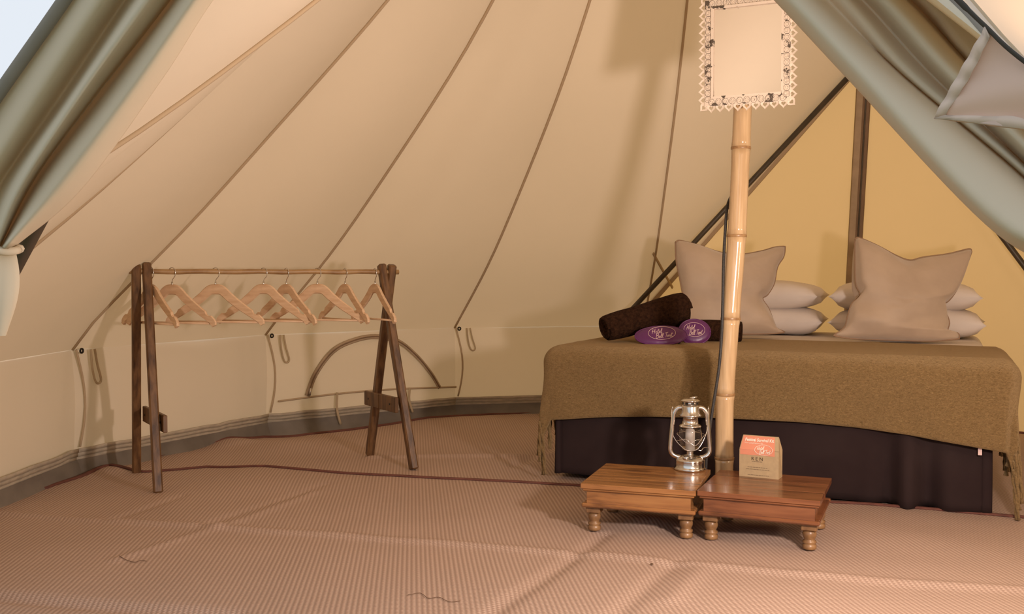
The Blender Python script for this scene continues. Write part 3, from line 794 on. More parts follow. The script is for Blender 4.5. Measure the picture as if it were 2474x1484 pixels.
# ------------------------------------------------------------------ bed
BA, BB = gnd(1348, 1152), gnd(2385, 1241)
BW = (BB - BA).length; BROT = math.atan2(BB.y - BA.y, BB.x - BA.x); BLEN = 1.93; BTOP = 0.600
bed = thing('bed', 'double bed with white sheet and dark plum valance', 'bed', (BA.x, BA.y, 0), BROT)
def cushion_box(x0, x1, y0, y1, z0, z1, r=0.07, n=6):
    """rounded slab"""
    bm = bmesh.new(); bmesh.ops.create_cube(bm, size=1)
    for v in bm.verts: v.co = V((x0 + x1) / 2 + v.co.x * (x1 - x0), (y0 + y1) / 2 + v.co.y * (y1 - y0), (z0 + z1) / 2 + v.co.z * (z1 - z0))
    bmesh.ops.bevel(bm, geom=list(bm.edges), offset=r, segments=n, affect='EDGES', profile=0.5)
    mb = MB(); bm.verts.index_update(); mb.add([v.co.copy() for v in bm.verts], [tuple(v.index for v in f.verts) for f in bm.faces]); bm.free(); return mb
BX = BW + 0.05
cushion_box(0.02, BX - 0.02, 0.02, BLEN, 0.32, BTOP - 0.012, 0.055).build('mattress', M_SHEET, bed, 'mattress in a white fitted sheet')
cushion_box(0.05, BW - 0.05, 0.05, BLEN - 0.02, 0.05, 0.32, 0.02, 2).build('base', M_BASEW, bed)
for x in (0.10, BW / 2, BW - 0.10):
    for y in (0.10, BLEN - 0.12):
        MB().tube([V(x, y, -0.002), V(x, y, 0.06)], 0.028, 12).build('leg', M_BASEW, bed)
path = [(0.0, BLEN - 0.05), (0.0, 0.9), (0.0, 0.06), (0.02, 0.015), (0.07, 0.0), (0.45, 0.0), (BW * .5, 0.0), (BW - 0.40, 0.0), (BW - 0.09, 0.0), (BW - 0.02, 0.02), (BW, 0.08), (BW, 0.9), (BW, BLEN - 0.05)]
pd = catmull([V(x, y, 0) for x, y in path], 220)
rows = []; acc = 0
for i, p in enumerate(pd):
    tn = (pd[min(i + 1, 220)] - pd[max(i - 1, 0)]).normalized(); nn = V(tn.y, -tn.x, 0)
    if i: acc += (p - pd[i - 1]).length
    row = []
    for j in range(15):
        t = j / 14
        wv = t * (0.010 * math.sin(acc * 9) + 0.022 * noise.noise(Vector((acc * 3.2, t * .4, 0.2))))
        near = math.exp(-((p.x - (BW - 0.28)) / 0.12) ** 2) if p.y < 0.1 else 0
        wv += near * t * 0.06 * math.sin((p.x - BW) * 38)
        lift = 0.022 if p.x < 0.5 and p.y < .1 else 0.006
        row.append(p + nn * (0.012 + wv) + V(0, 0, 0.44 * (1 - t) + lift * t + 0.006 * noise.noise(Vector((acc * 4, 1, 1))) * t))
    rows.append(row)
solid(MB().grid(rows).build('valance', M_VAL, bed, 'dark plum pleated valance skirt'), 0.004)

# mohair blanket over the foot of the bed
blk = thing('blanket', 'olive brown fringed mohair blanket spread over the foot of the bed', 'blanket', (BA.x, BA.y, BTOP), BROT)
DL, DF, VE = 0.27, 0.335, 0.78
def drape(p, q):
    dx = -min(p, 0) if p < 0 else max(p - BX, 0); sx = -1 if p < 0 else 1
    dy = -min(q, 0)
    x = min(max(p, 0), BX); y = max(q, 0)
    d = math.hypot(dx, dy); rad = 0.075
    if d < 1e-6: return V(x, y, 0.002 * noise.noise(Vector((p * 6, q * 6, 0))))
    ux, uy = sx * dx / d, -dy / d
    if d < rad * math.pi / 2:
        a = d / rad; hz, dz = rad * math.sin(a), rad * (1 - math.cos(a))
    else:
        hz, dz = rad, rad + d - rad * math.pi / 2
    k = min(1, dz / 0.3)
    s = (p + q * .3)
    fold = 0.014 * math.sin(p * 8 + 1.0) + 0.030 * noise.noise(Vector((p * 2.6, q * .8, 4.0))) + 0.012 * noise.noise(Vector((p * 7, q * 7, 2.0)))
    corner = min(dx, dy) / max(0.05, max(dx, dy))
    out = hz - rad + 0.048 + k * (fold + 0.10 * corner * d) + 0.012
    out = max(out, 0.030 * min(1, dz / 0.05))
    return V(x + ux * out, y + uy * out, -dz)
rows = []; NP, NQ = 190, 90
ps = [-DL + (BX + 2 * DL) * i / NP for i in range(NP + 1)]
def qf(p):  # front hem: drops more towards the corners
    return -(DF - 0.015 + 0.07 * ((p - BX / 2) / (BX / 2)) ** 2 * (1 if p > BX / 2 else 0.75))
for p in ps:
    q0 = qf(min(max(p, 0), BX)); row = []
    ve = VE - 0.10 * max(0, (p - BX * .72) / (BX * .28))
    for j in range(NQ + 1):
        row.append(drape(p, q0 + (ve - q0) * j / NQ))
    rows.append(row)
bo = solid(MB().grid(rows).build('mohair_sheet', M_BLANKET, blk), 0.010, 0.0)
# fringe: shared twisted tassel
tm = MB()
for s in (0, 1):
    tm.tube([V(0.004 * math.cos(t * 9 + s * math.pi), 0.004 * math.sin(t * 9 + s * math.pi), -0.235 * t) for t in [k / 14 for k in range(15)]], [0.0055 + 0.0012 * math.sin(k * 2.3) for k in range(15)], 6)
tas_me = tm.mesh('tassel'); tas_me.materials.append(M_BLANKET)
for side in (0, -1):
    row = rows[side]; acc = 0; nxt = 0.015
    for a, b in zip(row[:-1], row[1:]):
        acc += (b - a).length
        if acc >= nxt:
            nxt += 0.032
            o = put('tassel', tas_me, blk, Matrix.Translation(b) @ Matrix.Rotation(random.uniform(-.10, .10), 4, 'X') @ Matrix.Rotation(random.uniform(-.10, .10), 4, 'Y') @ Matrix.Rotation(random.uniform(0, 6), 4, 'Z') @ Matrix.Scale(random.uniform(.75, 1.1), 4, (0, 0, 1)))
MB().box((BW - 0.03, -0.05, -0.352), (0.014, 0.003, 0.03), 0.0008).build('care_label', M_PRINT, blk, 'small pale care label')

def pillow(name, label, cat, group, x, y, z, wx, wy, h, rz, dent=0.0, mat=None, seed=0):
    r = thing(name, label, cat, (bed.matrix_basis @ V(x, y, z)), BROT + rz, group)
    mb = MB(); n = 22
    for s in (1, -1):
        rows = []
        for i in range(n + 1):
            u = 2 * i / n - 1; row = []
            for j in range(n + 1):
                v = 2 * j / n - 1
                bx = 1 - 0.05 * (1 - v * v) * abs(u) ** 3; by = 1 - 0.08 * (1 - u * u) * abs(v) ** 3
                t = max(0, 1 - abs(u) ** 4.5) ** .45 * max(0, 1 - abs(v) ** 3) ** .5
                hz = h / 2 * t * (1 + 0.16 * noise.noise(Vector((u * 1.8 + seed, v * 1.8, seed)))) * (1 - dent * math.exp(-(u * u + v * v) * 3))
                if s < 0: hz = -min(h / 2 * 0.96, hz)
                row.append(V(u * wx / 2 * bx, v * wy / 2 * by, h / 2 + s * abs(hz) * (1 if s > 0 else 1)))
            rows.append(row if s > 0 else row[::-1])
        mb.grid(rows)
    mb.weld().build('pillow_case', mat or M_PILLOW, r)
    return r
G_P = 'white pillows at the head of the bed'
pillow('pillow', 'white lower pillow of the stack behind the left cushion', 'pillow', G_P, 0.62, 1.62, BTOP - 0.018, 0.76, 0.50, 0.17, 0.03, seed=1)
pillow('pillow', 'white upper pillow of the stack behind the left cushion', 'pillow', G_P, 0.62, 1.63, BTOP + 0.125, 0.74, 0.50, 0.165, -0.03, seed=4)
pillow('pillow', 'white lower pillow of the stack behind the right cushion', 'pillow', G_P, 1.43, 1.60, BTOP - 0.018, 0.78, 0.50, 0.17, -0.02, seed=7)
pillow('pillow', 'white upper pillow of the stack behind the right cushion', 'pillow', G_P, 1.41, 1.61, BTOP + 0.125, 0.76, 0.50, 0.165, 0.04, seed=9)

def cushion(label, top, right, bottom, left, Yb, Yt, thick, seed, pinches):
    """square cushion on a plane leaning back; its outline is patched across and padded"""
    ys = [p[1] for p in top + right + bottom + left]; y0, y1 = min(ys), max(ys)
    def P(px, py): return at(px, py, Yt + (Yb - Yt) * (py - y0) / (y1 - y0))
    n = 40
    T = catmull([P(*p) for p in top], n); Rr = catmull([P(*p) for p in right], n)
    B = catmull([P(*p) for p in bottom], n); L = catmull([P(*p) for p in left], n)   # all run left to right / top to bottom
    c = (T[0] + T[n] + B[0] + B[n]) / 4
    r = thing('cushion', label, 'cushion', (c.x, c.y, min(p.z for p in B)), 0, 'taupe cushions on the bed')
    nrm = (T[n] - B[0]).cross(T[0] - B[n]).normalized()
    if nrm.y > 0: nrm = -nrm
    def surf(i, j):
        u, v = i / n, j / n
        return (T[i] * (1 - v) + B[i] * v + L[j] * (1 - u) + Rr[j] * u) - (T[0] * (1 - u) * (1 - v) + T[n] * u * (1 - v) + B[0] * (1 - u) * v + B[n] * u * v)
    mb = MB()
    for s in (1, -1):
        rows = []
        for i in range(n + 1):
            u = i / n; row = []
            for j in range(n + 1):
                v = j / n
                t = (max(0, 4 * u * (1 - u)) ** .50) * (max(0, 4 * v * (1 - v)) ** .50)
                for pu, pv, k, wd in pinches:
                    t *= 1 - k * math.exp(-(((u - pu) / wd) ** 2 + ((v - pv) / (wd * .45)) ** 2))
                wr = 0.012 * noise.noise(Vector((u * 4 + seed, v * 6, seed))) * t + 0.006 * noise.noise(Vector((u * 10 + seed, v * 14, seed))) * t
                row.append(surf(i, j) + nrm * s * (thick / 2 * t + wr))
            rows.append(row if s < 0 else row[::-1])
        mb.grid(rows)
    mb.weld().build('cover', M_CUSH, r, world=True)
    edge = T[:-1] + Rr[:-1] + B[::-1][:-1] + L[::-1]
    MB().tube(edge, 0.0050, 6).build('piping', M_PIPE, r, 'thin brown corded edge', world=True)
    return r
cushion('taupe velvet cushion on the left, half behind the bamboo pole',
        [(1632, 585), (1645, 582), (1690, 594), (1740, 610), (1790, 615), (1840, 607), (1872, 598), (1897, 596)],
        [(1897, 596), (1893, 620), (1878, 645), (1870, 685), (1854, 712), (1842, 722), (1856, 745), (1868, 775), (1876, 793), (1896, 803)],
        [(1640, 804), (1770, 807), (1860, 806), (1896, 803)],
        [(1632, 585), (1634, 630), (1644, 680), (1652, 730), (1648, 770), (1640, 804)], 5.20, 5.40, 0.27, 2,
        [(1.0, .62, .75, .34), (.5, 0, .5, .2), (0.0, .6, .4, .2), (.95, .93, .35, .2)])
cushion('taupe velvet cushion standing on the right side of the bed',
        [(2066, 580), (2075, 575), (2120, 594), (2165, 618), (2198, 629), (2230, 622), (2290, 614), (2340, 602), (2347, 608)],
        [(2347, 608), (2332, 650), (2312, 698), (2292, 726), (2274, 739), (2286, 758), (2293, 780), (2290, 800), (2314, 806), (2317, 819)],
        [(2014, 811), (2060, 818), (2160, 822), (2250, 824), (2317, 819)],
        [(2066, 580), (2066, 620), (2068, 685), (2078, 712), (2058, 735), (2048, 765), (2040, 792), (2014, 811)], 4.88, 5.08, 0.29, 5,
        [(1.0, .66, .75, .36), (.47, 0, .55, .2), (0.0, .58, .7, .26), (.9, .93, .45, .2), (.1, .94, .4, .2)])

# rolled towels
def towel(label, a, b, r0, r1):
    r = thing('rolled_towel', label, 'towel', (a.x, a.y, min(a.z, b.z) - r0), 0, 'rolled brown towels on the bed')
    ax = (b - a).normalized(); s1 = ax.cross(V(0, 0, 1)).normalized(); s2 = s1.cross(ax)
    n = 30; rows = []
    prof_ = [(0.0, .86), (0.015, .97)] + [(k / 14, 1.0) for k in range(1, 14)] + [(0.985, .97), (1.0, .88)]
    for t, k in prof_:
        rad = (r0 + (r1 - r0) * t) * k; c = a.lerp(b, t)
        rows.append([c + (s1 * math.cos(2 * math.pi * j / n) + s2 * math.sin(2 * math.pi * j / n)) * rad * (1 + 0.04 * noise.noise(Vector((t * 5, math.cos(2 * math.pi * j / n) * 1.5, math.sin(2 * math.pi * j / n) * 1.5)))) for j in range(n)])
    MB().grid(rows, close=True).build('roll', M_TOWEL, r, world=True)
    for e, d, rr in ((a, -1, r0), (b, 1, r1)):  # spiral of layers showing at each end
        pts = []
        for k in range(60):
            ang = k / 59 * 3.2 * 2 * math.pi; q = rr * 0.86 * (1 - 0.86 * k / 59)
            pts.append(e + (s1 * math.cos(ang) + s2 * math.sin(ang)) * q + ax * d * (0.002 - 0.012 * k / 59))
        MB().tube(pts, rr * 0.15, 6).build('rolled_layers', M_TOWEL, r, world=True)
    return r
towel('dark brown towel roll propped up at an angle on the blanket', at(1462, 794, 4.72), at(1650, 745, 4.86), 0.062, 0.082)
towel('dark brown towel roll lying flat behind the bamboo pole', at(1588, 797, 4.90), at(1788, 804, 4.78), 0.058, 0.058)

# ------------------------------------------------------------------ script lettering
GL = {'H': (0.60, [[(.12, .95), (.05, .5), (0, 0)], [(.50, 1), (.44, .5), (.40, 0)], [(-.08, .42), (.2, .5), (.55, .56)]]),
      'o': (0.38, [[(.28, .42), (.12, .42), (.04, .22), (.12, .02), (.27, .06), (.33, .26), (.26, .44)]]),
      't': (0.30, [[(.17, .88), (.12, .45), (.10, .15), (.18, .01), (.30, .08)], [(-.02, .60), (.15, .62), (.34, .66)]]),
      'e': (0.32, [[(.02, .2), (.2, .24), (.26, .38), (.14, .46), (.04, .28), (.08, .05), (.2, .01), (.32, .09)]]),
      'l': (0.25, [[(.03, .2), (.16, .55), (.21, .88), (.13, .96), (.08, .6), (.08, .12), (.17, .01), (.26, .09)]]),
      'B': (0.54, [[(.12, .95), (.05, .45), (0, 0)], [(-.02, .86), (.2, 1.0), (.42, .9), (.36, .64), (.12, .52)], [(.12, .52), (.40, .5), (.48, .25), (.3, .02), (0, 0)]]),
      'T': (0.46, [[(-.02, .84), (.15, .97), (.58, 1.02)], [(.34, .98), (.27, .45), (.2, 0)]]),
      'n': (0.36, [[(.06, .44), (.04, .2), (.02, 0)], [(.04, .25), (.15, .44), (.25, .38), (.24, .08), (.34, .06)]]),
      ' ': (0.26, [])}
def script_strokes(txt, x, y, size, slant=0.22):
    out = []
    for ch in txt:
        wd, st = GL[ch]
        for s in st: out.append([(x + (px + slant * py) * size, y + py * size) for px, py in s])
        x += wd * size
    return out
def lay(mb, strokes, fn, rad):
    for s in strokes:
        c = catmull([V(a, b, 0) for a, b in s], max(6, len(s) * 4))
        mb.tube([fn(p.x, p.y) for p in c], rad, 5)
def logo(parent, fn, rad, mat):
    ov = [(0.5 * math.cos(a), 0.285 * math.sin(a)) for a in [2 * math.pi * k / 48 for k in range(49)]]
    MB().tube([fn(x, y) for x, y in ov], rad, 5, caps=False).build('oval_outline', mat, parent, world=True)
    mb = MB(); rot = lambda x, y: (x * math.cos(0.10) - y * math.sin(0.10), x * math.sin(0.10) + y * math.cos(0.10))
    st = script_strokes('Hotel', -0.36, 0.015, 0.20) + script_strokes('Bell Tent', -0.25, -0.205, 0.20)
    lay(mb, [[rot(*p) for p in s] for s in st], fn, rad)
    mb.build('lettering', mat, parent, 'pale script lettering', world=True)

# eye masks (satin, padded)
def eye_mask(label, c, half_w, half_h, tilt, roll, shape):
    """padded shape lying back against the towels; x right, y up in its own plane"""
    r = thing('eye_mask', label, 'eye mask', (c.x, c.y, BTOP), 0, 'purple eye masks on the bed')
    M_ = Matrix.Translation(c) @ Matrix.Rotation(R(-8), 4, 'Z') @ Matrix.Rotation(R(90 - tilt), 4, 'X') @ Matrix.Rotation(R(roll), 4, 'Z')
    n = 40; out = []
    for k in range(n):
        a = 2 * math.pi * k / n; x, y = math.cos(a), math.sin(a)
        rr = shape(a)
        out.append((x * half_w * rr, y * half_h * rr))
    mb = MB()
    for s in (1, -1):
        rows = []
        for i in range(9):
            q = i / 8; t = math.sqrt(max(0, 1 - q ** 3))
            rows.append([V(x * q, y * q, s * 0.016 * t) for x, y in (out if s > 0 else out[::-1])])
        mb.grid(rows, close=True)
    mb.xf(M_).build('padded_cover', M_MASK, r, world=True)
    MB().tube([M_ @ V(x * 1.0, y * 1.0, 0) for x, y in out + out[:1]], 0.0035, 6).build('edge_binding', M_MASK, r, world=True)
    MB().tube(catmull([M_ @ V(half_w * .9, 0, -0.008), M_ @ V(half_w * .6, -half_h * .6, -0.03), M_ @ V(0, -half_h * .4, -0.035), M_ @ V(-half_w * .9, 0, -0.008)], 16), 0.006, 6, flat=.4).build('elastic_strap', M_CABLE, r, world=True)
    return r, M_
r1, M1 = eye_mask('purple eye mask in front, lying flat with a wide oval logo', at(1597, 811, 4.62), 0.120, 0.056, 42, 3, lambda a: 1 - 0.16 * math.exp(-((a - 1.5 * math.pi) / 0.35) ** 2) * 0.3)
logo(r1, lambda x, y: M1 @ V(0.004 + x * 0.125, 0.002 + y * 0.135, 0.0165), 0.0011, M_PRINT)
r2, M2 = eye_mask('purple eye mask behind, propped upright next to the bamboo pole', at(1678, 802, 4.70), 0.074, 0.062, 20, -4, lambda a: 1.0)
logo(r2, lambda x, y: M2 @ V(-0.002 + x * 0.098, 0.006 + y * 0.12, 0.0165), 0.0011, M_PRINT)

# ------------------------------------------------------------------ low tables
def turned_leg(h):
    p = [(0.018, 0), (0.0225, 0.003), (0.0235, 0.012), (0.023, 0.022), (0.019, 0.027), (0.0235, 0.032), (0.0225, 0.040), (0.0175, 0.044), (0.0185, 0.050), (0.0225, 0.062), (0.0235, 0.074), (0.0205, 0.086), (0.0175, 0.090)]
    k = h / 0.115
    return MB().lathe([(r, z * k) for r, z in p], 24)
def low_table(label, fl, fr, bl, top_px, mat, rz_label, H):
    """fl, fr, bl: ground points of front-left, front-right and back-left legs"""
    c = fl + (fr - fl) / 2 + (bl - fl) / 2
    rz = math.atan2(fr.y - fl.y, fr.x - fl.x)
    LW, LD = 0.330, 0.300
    r = thing('low_table', label, 'table', (c.x, c.y, 0.004), rz, 'low wooden tables at the foot of the bed')
    LH = 0.083
    for sx in (-1, 1):
        for sy in (-1, 1):
            lg = turned_leg(LH).build('leg', M_TABLEG, r); lg.matrix_basis = Matrix.Translation((sx * LW / 2, sy * LD / 2, 0))
            MB().box((0, 0, LH - 0.006), (0.052, 0.052, 0.022), 0.003).build('leg_block', M_TABLEG, lg)
    zA = LH + 0.006
    W, D = LW + 0.068, LD + 0.100
    def ring(name, w_, d_, z, hh, th, bev):
        for s in (-1, 1):
            MB().beam(V(-w_ / 2, s * (d_ - th) / 2, z), V(w_ / 2, s * (d_ - th) / 2, z), hh, th, bev=bev).build(name, mat, r)
            MB().beam(V(s * (w_ - th) / 2, -d_ / 2 + th, z), V(s * (w_ - th) / 2, d_ / 2 - th, z), hh, th, bev=bev).build(name, mat, r)
    ring('lower_moulding', W + 0.006, D - 0.006, zA + 0.008, 0.015, 0.03, 0.005)
    ring('apron_board', W - 0.028, D - 0.03, zA + 0.016 + (H - zA - 0.034) / 2, H - zA - 0.030, 0.018, 0.001)
    # top of three boards with a moulded edge
    TW, TD = W + 0.010, D + 0.006
    yy = [-TD / 2, -TD / 2 + 0.13, -TD / 2 + 0.275, TD / 2]
    for a, b_ in zip(yy[:-1], yy[1:]):
        MB().box((0, (a + b_) / 2, H - 0.009), (TW, b_ - a - 0.0006, 0.018), 0.0035 if False else 0.002).build('top_board', mat, r)
    ring('top_moulding', TW - 0.012, TD - 0.012, H - 0.022, 0.009, 0.02, 0.003)
    return r, rz, c
TH = 0.176
fl1, fr1 = gnd(1436, 1283), gnd(1664, 1302); d1 = (fr1 - fl1).normalized(); b1 = V(-d1.y, d1.x, 0)
t1, rz1, c1 = low_table('honey brown low table carrying the lantern', fl1, fl1 + d1 * 0.330, fl1 + b1 * 0.300, None, M_TAB1, 0, TH)
fl2, fr2 = gnd(1718, 1305), gnd(1970, 1331); d2 = (fr2 - fl2).normalized(); b2 = V(-d2.y, d2.x, 0)
t2, rz2, c2 = low_table('reddish brown low table carrying the cardboard kit box', fl2, fl2 + d2 * 0.330, fl2 + b2 * 0.300, None, M_TAB2, 0, TH)

# ------------------------------------------------------------------ lantern
lc = at(1667, 1135, 3.72)
k_ = (TH + 0.004 - CAM_H) / (lc.z - CAM_H); lc = V(lc.x * k_, lc.y * k_, TH + 0.004)
lan = thing('hurricane_lantern', 'small silver hurricane lantern on the left table', 'lantern', lc, R(-6))
MB().lathe([(0.056, 0), (0.0605, 0.002), (0.061, 0.007), (0.057, 0.011), (0.0555, 0.014), (0.0555, 0.036), (0.056, 0.038), (0.054, 0.041), (0.046, 0.048), (0.034, 0.054), (0.022, 0.056)], 48).build('fuel_tank', M_CHROME, lan)
cap = MB().lathe([(0.013, 0), (0.0135, 0.002), (0.0135, 0.012), (0.011, 0.014)], 20).build('filler_cap', M_CHROME, lan); cap.matrix_basis = Matrix.Translation((-0.018, -0.033, 0.046)) @ Matrix.Rotation(R(18), 4, 'X')
MB().lathe([(0.013, 0.055), (0.014, 0.060), (0.012, 0.063), (0.014, 0.066), (0.012, 0.069), (0.014, 0.072), (0.026, 0.076), (0.031, 0.079)], 28).build('burner', M_CHROME, lan)
g_out = [(0.029, 0.080), (0.040, 0.095), (0.0455, 0.115), (0.0455, 0.135), (0.042, 0.152), (0.0385, 0.165)]
g_in = [(r - 0.0016, z) for r, z in reversed(g_out)]
MB().lathe(g_out + g_in + g_out[:1], 40, caps=False).build('glass_globe', M_GLASS, lan)
MB().lathe([(0.018, 0.079), (0.018, 0.158)], 24).build('led_tube', pmat('frosted_tube', (0.70, 0.62, 0.54), rough=0.25), lan)
MB().lathe([(0.030, 0.163), (0.041, 0.164), (0.042, 0.168), (0.038, 0.172), (0.034, 0.174), (0.030, 0.176), (0.0295, 0.203), (0.040, 0.205), (0.0425, 0.208), (0.041, 0.212), (0.036, 0.216), (0.0355, 0.226), (0.0345, 0.228), (0.0345, 0.242), (0.033, 0.246), (0.030, 0.248)], 48).build('chimney', M_CHROME, lan)
MB().lathe([(0.029, 0.247), (0.029, 0.264)], 32).build('vent_band', M_CHROME, lan)
for k in range(8):
    a = 2 * math.pi * (k + .3) / 8
    v_ = MB().box((0, 0, 0), (0.012, 0.003, 0.009), 0.0008).build('vent_hole', M_EYELET, lan); v_.matrix_basis = Matrix.Translation((0.0285 * math.cos(a), 0.0285 * math.sin(a), 0.2555)) @ Matrix.Rotation(a + math.pi / 2, 4, 'Z')
MB().lathe([(0.030, 0.263), (0.037, 0.264), (0.037, 0.266), (0.026, 0.271), (0.014, 0.273), (0.006, 0.2735)], 40).build('top_cap', M_CHROME, lan)
MB().tube([V(0.012 + 0.014 * math.cos(a), 0.012 * math.sin(a), 0.277 + 0.002 * math.cos(a)) for a in [2 * math.pi * k / 20 for k in range(21)]], 0.0018, 6).build('lifting_ring', M_CHROME, lan)
for s in (-1, 1):
    tb = catmull([V(s * 0.036, 0, 0.048), V(s * 0.052, 0, 0.050), V(s * 0.068, 0, 0.060), V(s * 0.0745, 0, 0.080), V(s * 0.071, 0, 0.130), V(s * 0.064, 0, 0.200), V(s * 0.058, 0, 0.224), V(s * 0.046, 0, 0.236), V(s * 0.030, 0, 0.238)], 36)
    sd_ = MB().tube(tb, 0.0085, 14, flat=0.85, up=(0, 1, 0)).build('side_tube', M_CHROME, lan)
    MB().tube([V(s * 0.0675, 0.006 * math.cos(a), 0.236 + 0.006 * math.sin(a)) for a in [2 * math.pi * k / 12 for k in range(13)]], 0.002, 6).build('handle_lug', M_CHROME, sd_)
MB().tube(catmull([V(-0.069, 0, 0.238), V(-0.071, -0.014, 0.200), V(-0.066, -0.040, 0.135), V(-0.030, -0.058, 0.092), V(0.0, -0.060, 0.083), V(0.030, -0.058, 0.096), V(0.058, -0.040, 0.150), V(0.068, -0.014, 0.205), V(0.069, 0, 0.238)], 44), 0.0016, 6).build('bail_handle', M_CHROME, lan)
for sg in (1, -1):
    MB().tube(catmull([V(-0.052, -0.030 * 1, 0.128 + 0.014 * sg), V(-0.02, -0.047, 0.118 - 0.006 * sg), V(0.0, -0.049, 0.108 + 0 * sg), V(0.02, -0.047, 0.112 + 0.010 * sg), V(0.054, -0.028, 0.130 - 0.012 * sg)], 20), 0.0012, 6).build('globe_guard', M_CHROME, lan)
MB().tube([V(0.049 * math.cos(a), 0.049 * math.sin(a), 0.138) for a in [math.pi * k / 20 for k in range(21)]], 0.0012, 6).build('globe_guard', M_CHROME, lan)
MB().tube(catmull([V(0.028, -0.02, 0.080), V(0.040, -0.02, 0.077), V(0.046, -0.015, 0.084), V(0.056, -0.005, 0.087), V(0.066, 0, 0.085)], 16), 0.0016, 6).build('lift_lever', M_CHROME, lan)

# ------------------------------------------------------------------ cardboard kit box
bc0, bc1 = at(1786, 1150, 3.55), at(1881, 1159, 3.52)
def onz(p, z): k = (z - CAM_H) / (p.z - CAM_H); return V(p.x * k, p.y * k, z)
bc0, bc1 = onz(bc0, TH + 0.004), onz(bc1, TH + 0.004)
bw_ = (bc1 - bc0).length; brot = math.atan2(bc1.y - bc0.y, bc1.x - bc0.x)
kit = thing('kit_box', 'brown cardboard kit box with a salmon printed top on the right table', 'box', bc0, brot)
KH, KD = 0.150, 0.058; KN = 0.101
ymid = KD / 2
prof_b = [(0, 0.0), (0, KN), (ymid - 0.002, KH), (ymid + 0.002, KH), (KD, KN), (KD, 0.0)]
x0t, x1t = 0.006, bw_ - 0.006
vs = []
for xx, ins in ((0, 0), (bw_, 0)):
    for (y, z) in prof_b:
        tpr = 0.007 * max(0, (z - KN) / (KH - KN)); vs.append(V(xx + (tpr if xx == 0 else -tpr), y, z))
MB().add(vs, [(0, 1, 7, 6), (1, 2, 8, 7), (2, 3, 9, 8), (3, 4, 10, 9), (4, 5, 11, 10), (5, 0, 6, 11), (5, 4, 3, 2, 1, 0), (6, 7, 8, 9, 10, 11)], False).build('carton', M_KRAFT, kit)
MB().tube([V(0, -0.0003, KN), V(bw_, -0.0003, KN)], 0.0006, 4).build('fold_crease', M_GREYINK, kit)
def kp(x, y, off=0.0008):  # x 0..1 across, y 0..1 up the front (follows the sloping upper panel)
    z = y * KH
    if z <= KN: return V(x * bw_, -off, z)
    t = (z - KN) / (KH - KN); tpr = 0.007 * t
    return V(tpr + x * (bw_ - 2 * tpr), (ymid - 0.002) * t - off, z + off * .4)
sal = [[kp(0.02 + 0.88 * i / 6, y) for i in range(7)] for y in (0.545, 0.60, KN / KH, 0.8, 0.985)]
MB().grid(sal, smooth=False).build('salmon_panel', M_SALMON, kit, 'salmon pink printed panel')
def font_on(txt, size, xc, y, mat, fn, name='lettering', align='CENTER', bold=0.0):
    cu = bpy.data.curves.new('t', 'FONT'); cu.body = txt; cu.size = size; cu.align_x = align; cu.offset = bold; cu.resolution_u = 3
    o = bpy.data.objects.new('t', cu); COL.objects.link(o); bpy.context.view_layer.update()
    me = bpy.data.meshes.new_from_object(o.evaluated_get(bpy.context.evaluated_depsgraph_get())); bpy.data.objects.remove(o); bpy.data.curves.remove(cu)
    for v in me.vertices: v.co = fn(v.co.x + xc, v.co.y + y)
    me.materials.clear(); me.materials.append(mat); me.name = name
    return link(name, me, kit)
kf = lambda x, y: kp(x / bw_, y / KH, 0.0016)
font_on('Festival Survival Kit', 0.0145, bw_ * 0.09, 0.1300, M_WHITEINK, kf, align='LEFT', bold=0.0004)
font_on('Your Complimentary Kit', 0.0070, bw_ * 0.09, 0.1215, M_WHITEINK, kf, align='LEFT')
font_on('R E N', 0.0180, bw_ * 0.46, 0.0630, M_DARKINK, kf)
for yy_, x0_, x1_ in ((0.0580, 0.33, 0.60), (0.0365, 0.22, 0.72), (0.0290, 0.18, 0.77), (0.0080, 0.22, 0.76)):
    x = x0_; mb = MB(); rnd = random.Random(int(yy_ * 1e5))
    while x < x1_:
        wd = rnd.uniform(0.03, 0.08); e = min(x + wd, x1_)
        q = [kf(x * bw_, yy_ * 1), kf(e * bw_, yy_), kf(e * bw_, yy_ + 0.0016), kf(x * bw_, yy_ + 0.0016)]
        mb.add(q, [(0, 1, 2, 3)], False); x = e + 0.014
    mb.build('small_print', M_GREYINK, kit)
km = kit.matrix_basis
logo(kit, lambda x, y: km @ kf((0.615 + x * 0.45) * bw_, 0.1020 + y * 0.062), 0.0008, M_WHITEINK)

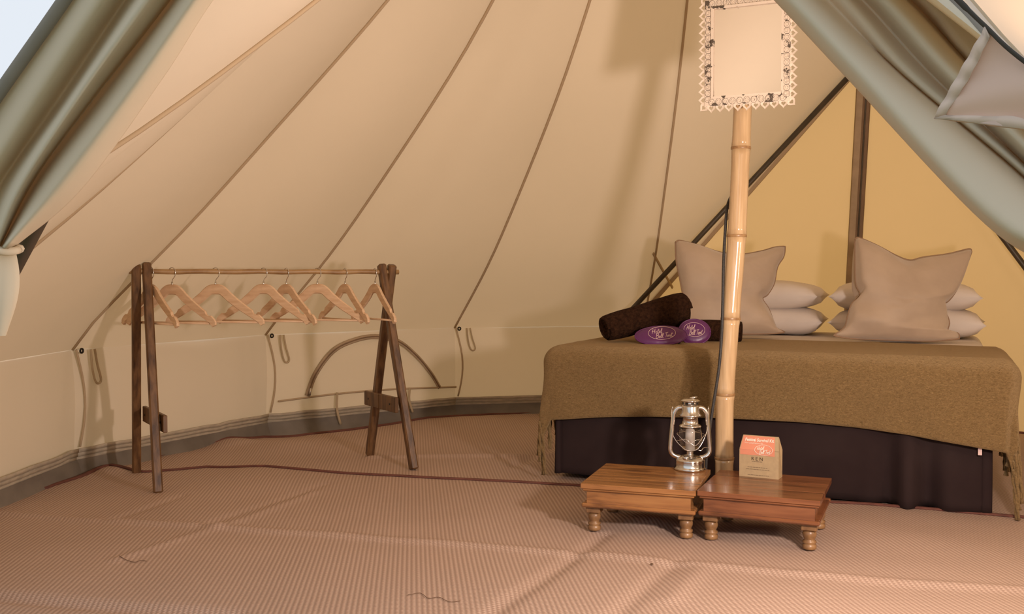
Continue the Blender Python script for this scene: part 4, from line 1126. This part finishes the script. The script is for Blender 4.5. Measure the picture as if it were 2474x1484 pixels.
# ------------------------------------------------------------------ bunting over the entrance
fa, ft, fb = at(2381, 66, 0.98), at(2257, 286, 1.0), at(2760, 352, 0.90)
bun = thing('bunting', 'greyish pink cotton bunting flag on a dark cord at the upper right', 'bunting', (fa.x, fa.y, fa.z))
rows = []; nn_ = (fb - fa).cross(ft - fa).normalized(); n = 24
for i in range(n + 1):
    row = []
    for j in range(n + 1):
        u = i / n; v = j / n
        p = fa.lerp(fb, u).lerp(ft, v)      # v = 1 is the tip
        p = p + nn_ * (0.006 * math.sin(u * 9 + v * 2) * (1 - v) + 0.004 * noise.noise(p * 18))
        row.append(p)
    rows.append(row)
solid(MB().grid(rows).build('flag', M_FLAG, bun, world=True), 0.0012)
inn = (fa + fb + ft) / 3
def hemline(a, b, nm):
    r_ = []
    for k in range(21):
        p = a.lerp(b, k / 20); q = (inn - p).normalized()
        off = nn_ * (-0.002)
        r_.append([p + off + nn_ * 0.002 * math.sin(k * 1.3), p + q * 0.011 + off + nn_ * 0.002 * math.sin(k * 1.3)])
    solid(MB().grid(r_).build(nm, M_FLAGHEM, bun, world=True), 0.0035)
hemline(fa, ft, 'hem'); hemline(ft, fb, 'hem')
MB().tube(catmull([at(2190, -130, 1.05), at(2315, 0, 1.0), at(2381, 64, 0.98), at(2474, 148, 0.955), at(2760, 352, 0.90)], 30), [0.0030 if k < 10 else 0.0022 for k in range(31)], 6).build('cord', M_CORD, bun, world=True)

# ------------------------------------------------------------------ bits on the floor
def straw(label, pts, rad=0.0009):
    P = [gnd(*p) for p in pts]
    for p in P: p.z = hgt(p.x, p.y) + 0.003
    tag(MB().tube(catmull(P, 20), rad, 5).build('dry_stalk', M_STRAW), label, 'plant stalk', 'dry stalks on the mat')
straw('thin wavy dry stalk at the bottom centre of the mat', [(985, 1441), (1015, 1436), (1035, 1448), (1060, 1445), (1085, 1455), (1112, 1453)])
straw('thin bent dry stalk on the mat at the lower left', [(288, 1352), (305, 1356), (325, 1360), (340, 1356), (354, 1357)], 0.001)
s_ = gnd(1575, 1367); s_.z = hgt(s_.x, s_.y) + 0.004
cr_ = MB(); cr_.lathe([(0.002, -0.002), (0.005, 0.0), (0.0045, 0.003), (0.002, 0.004)], 8, s_); tag(cr_.build('crumb', M_STRAW), 'dark crumb lying on the mat in front of the tables', 'crumb')

# reinforcing tape on the canvas between the last roof seam and the door hem
bpy.context.view_layer.update(); dg = bpy.context.evaluated_depsgraph_get(); tp = []
for k in range(7):
    px, py = 1578 + (1625 - 1578) * k / 6, 612 + (696 - 612) * k / 6
    o_ = V(0, 0, CAM_H); d_ = (at(px, py, 5.0) - o_).normalized(); st = o_ + d_ * 5.6
    hit, loc, nr, _i, ob, _m = sc.ray_cast(dg, st, d_)
    if hit and ob.name.startswith(('canvas_panel', 'door_leaf')): tp.append(loc - d_ * 0.010)
if len(tp) > 1: MB().tube(tp, 0.010, 6, flat=0.3, up=(0.3, -0.9, 0)).build('brace_tape', M_SEAM, door)
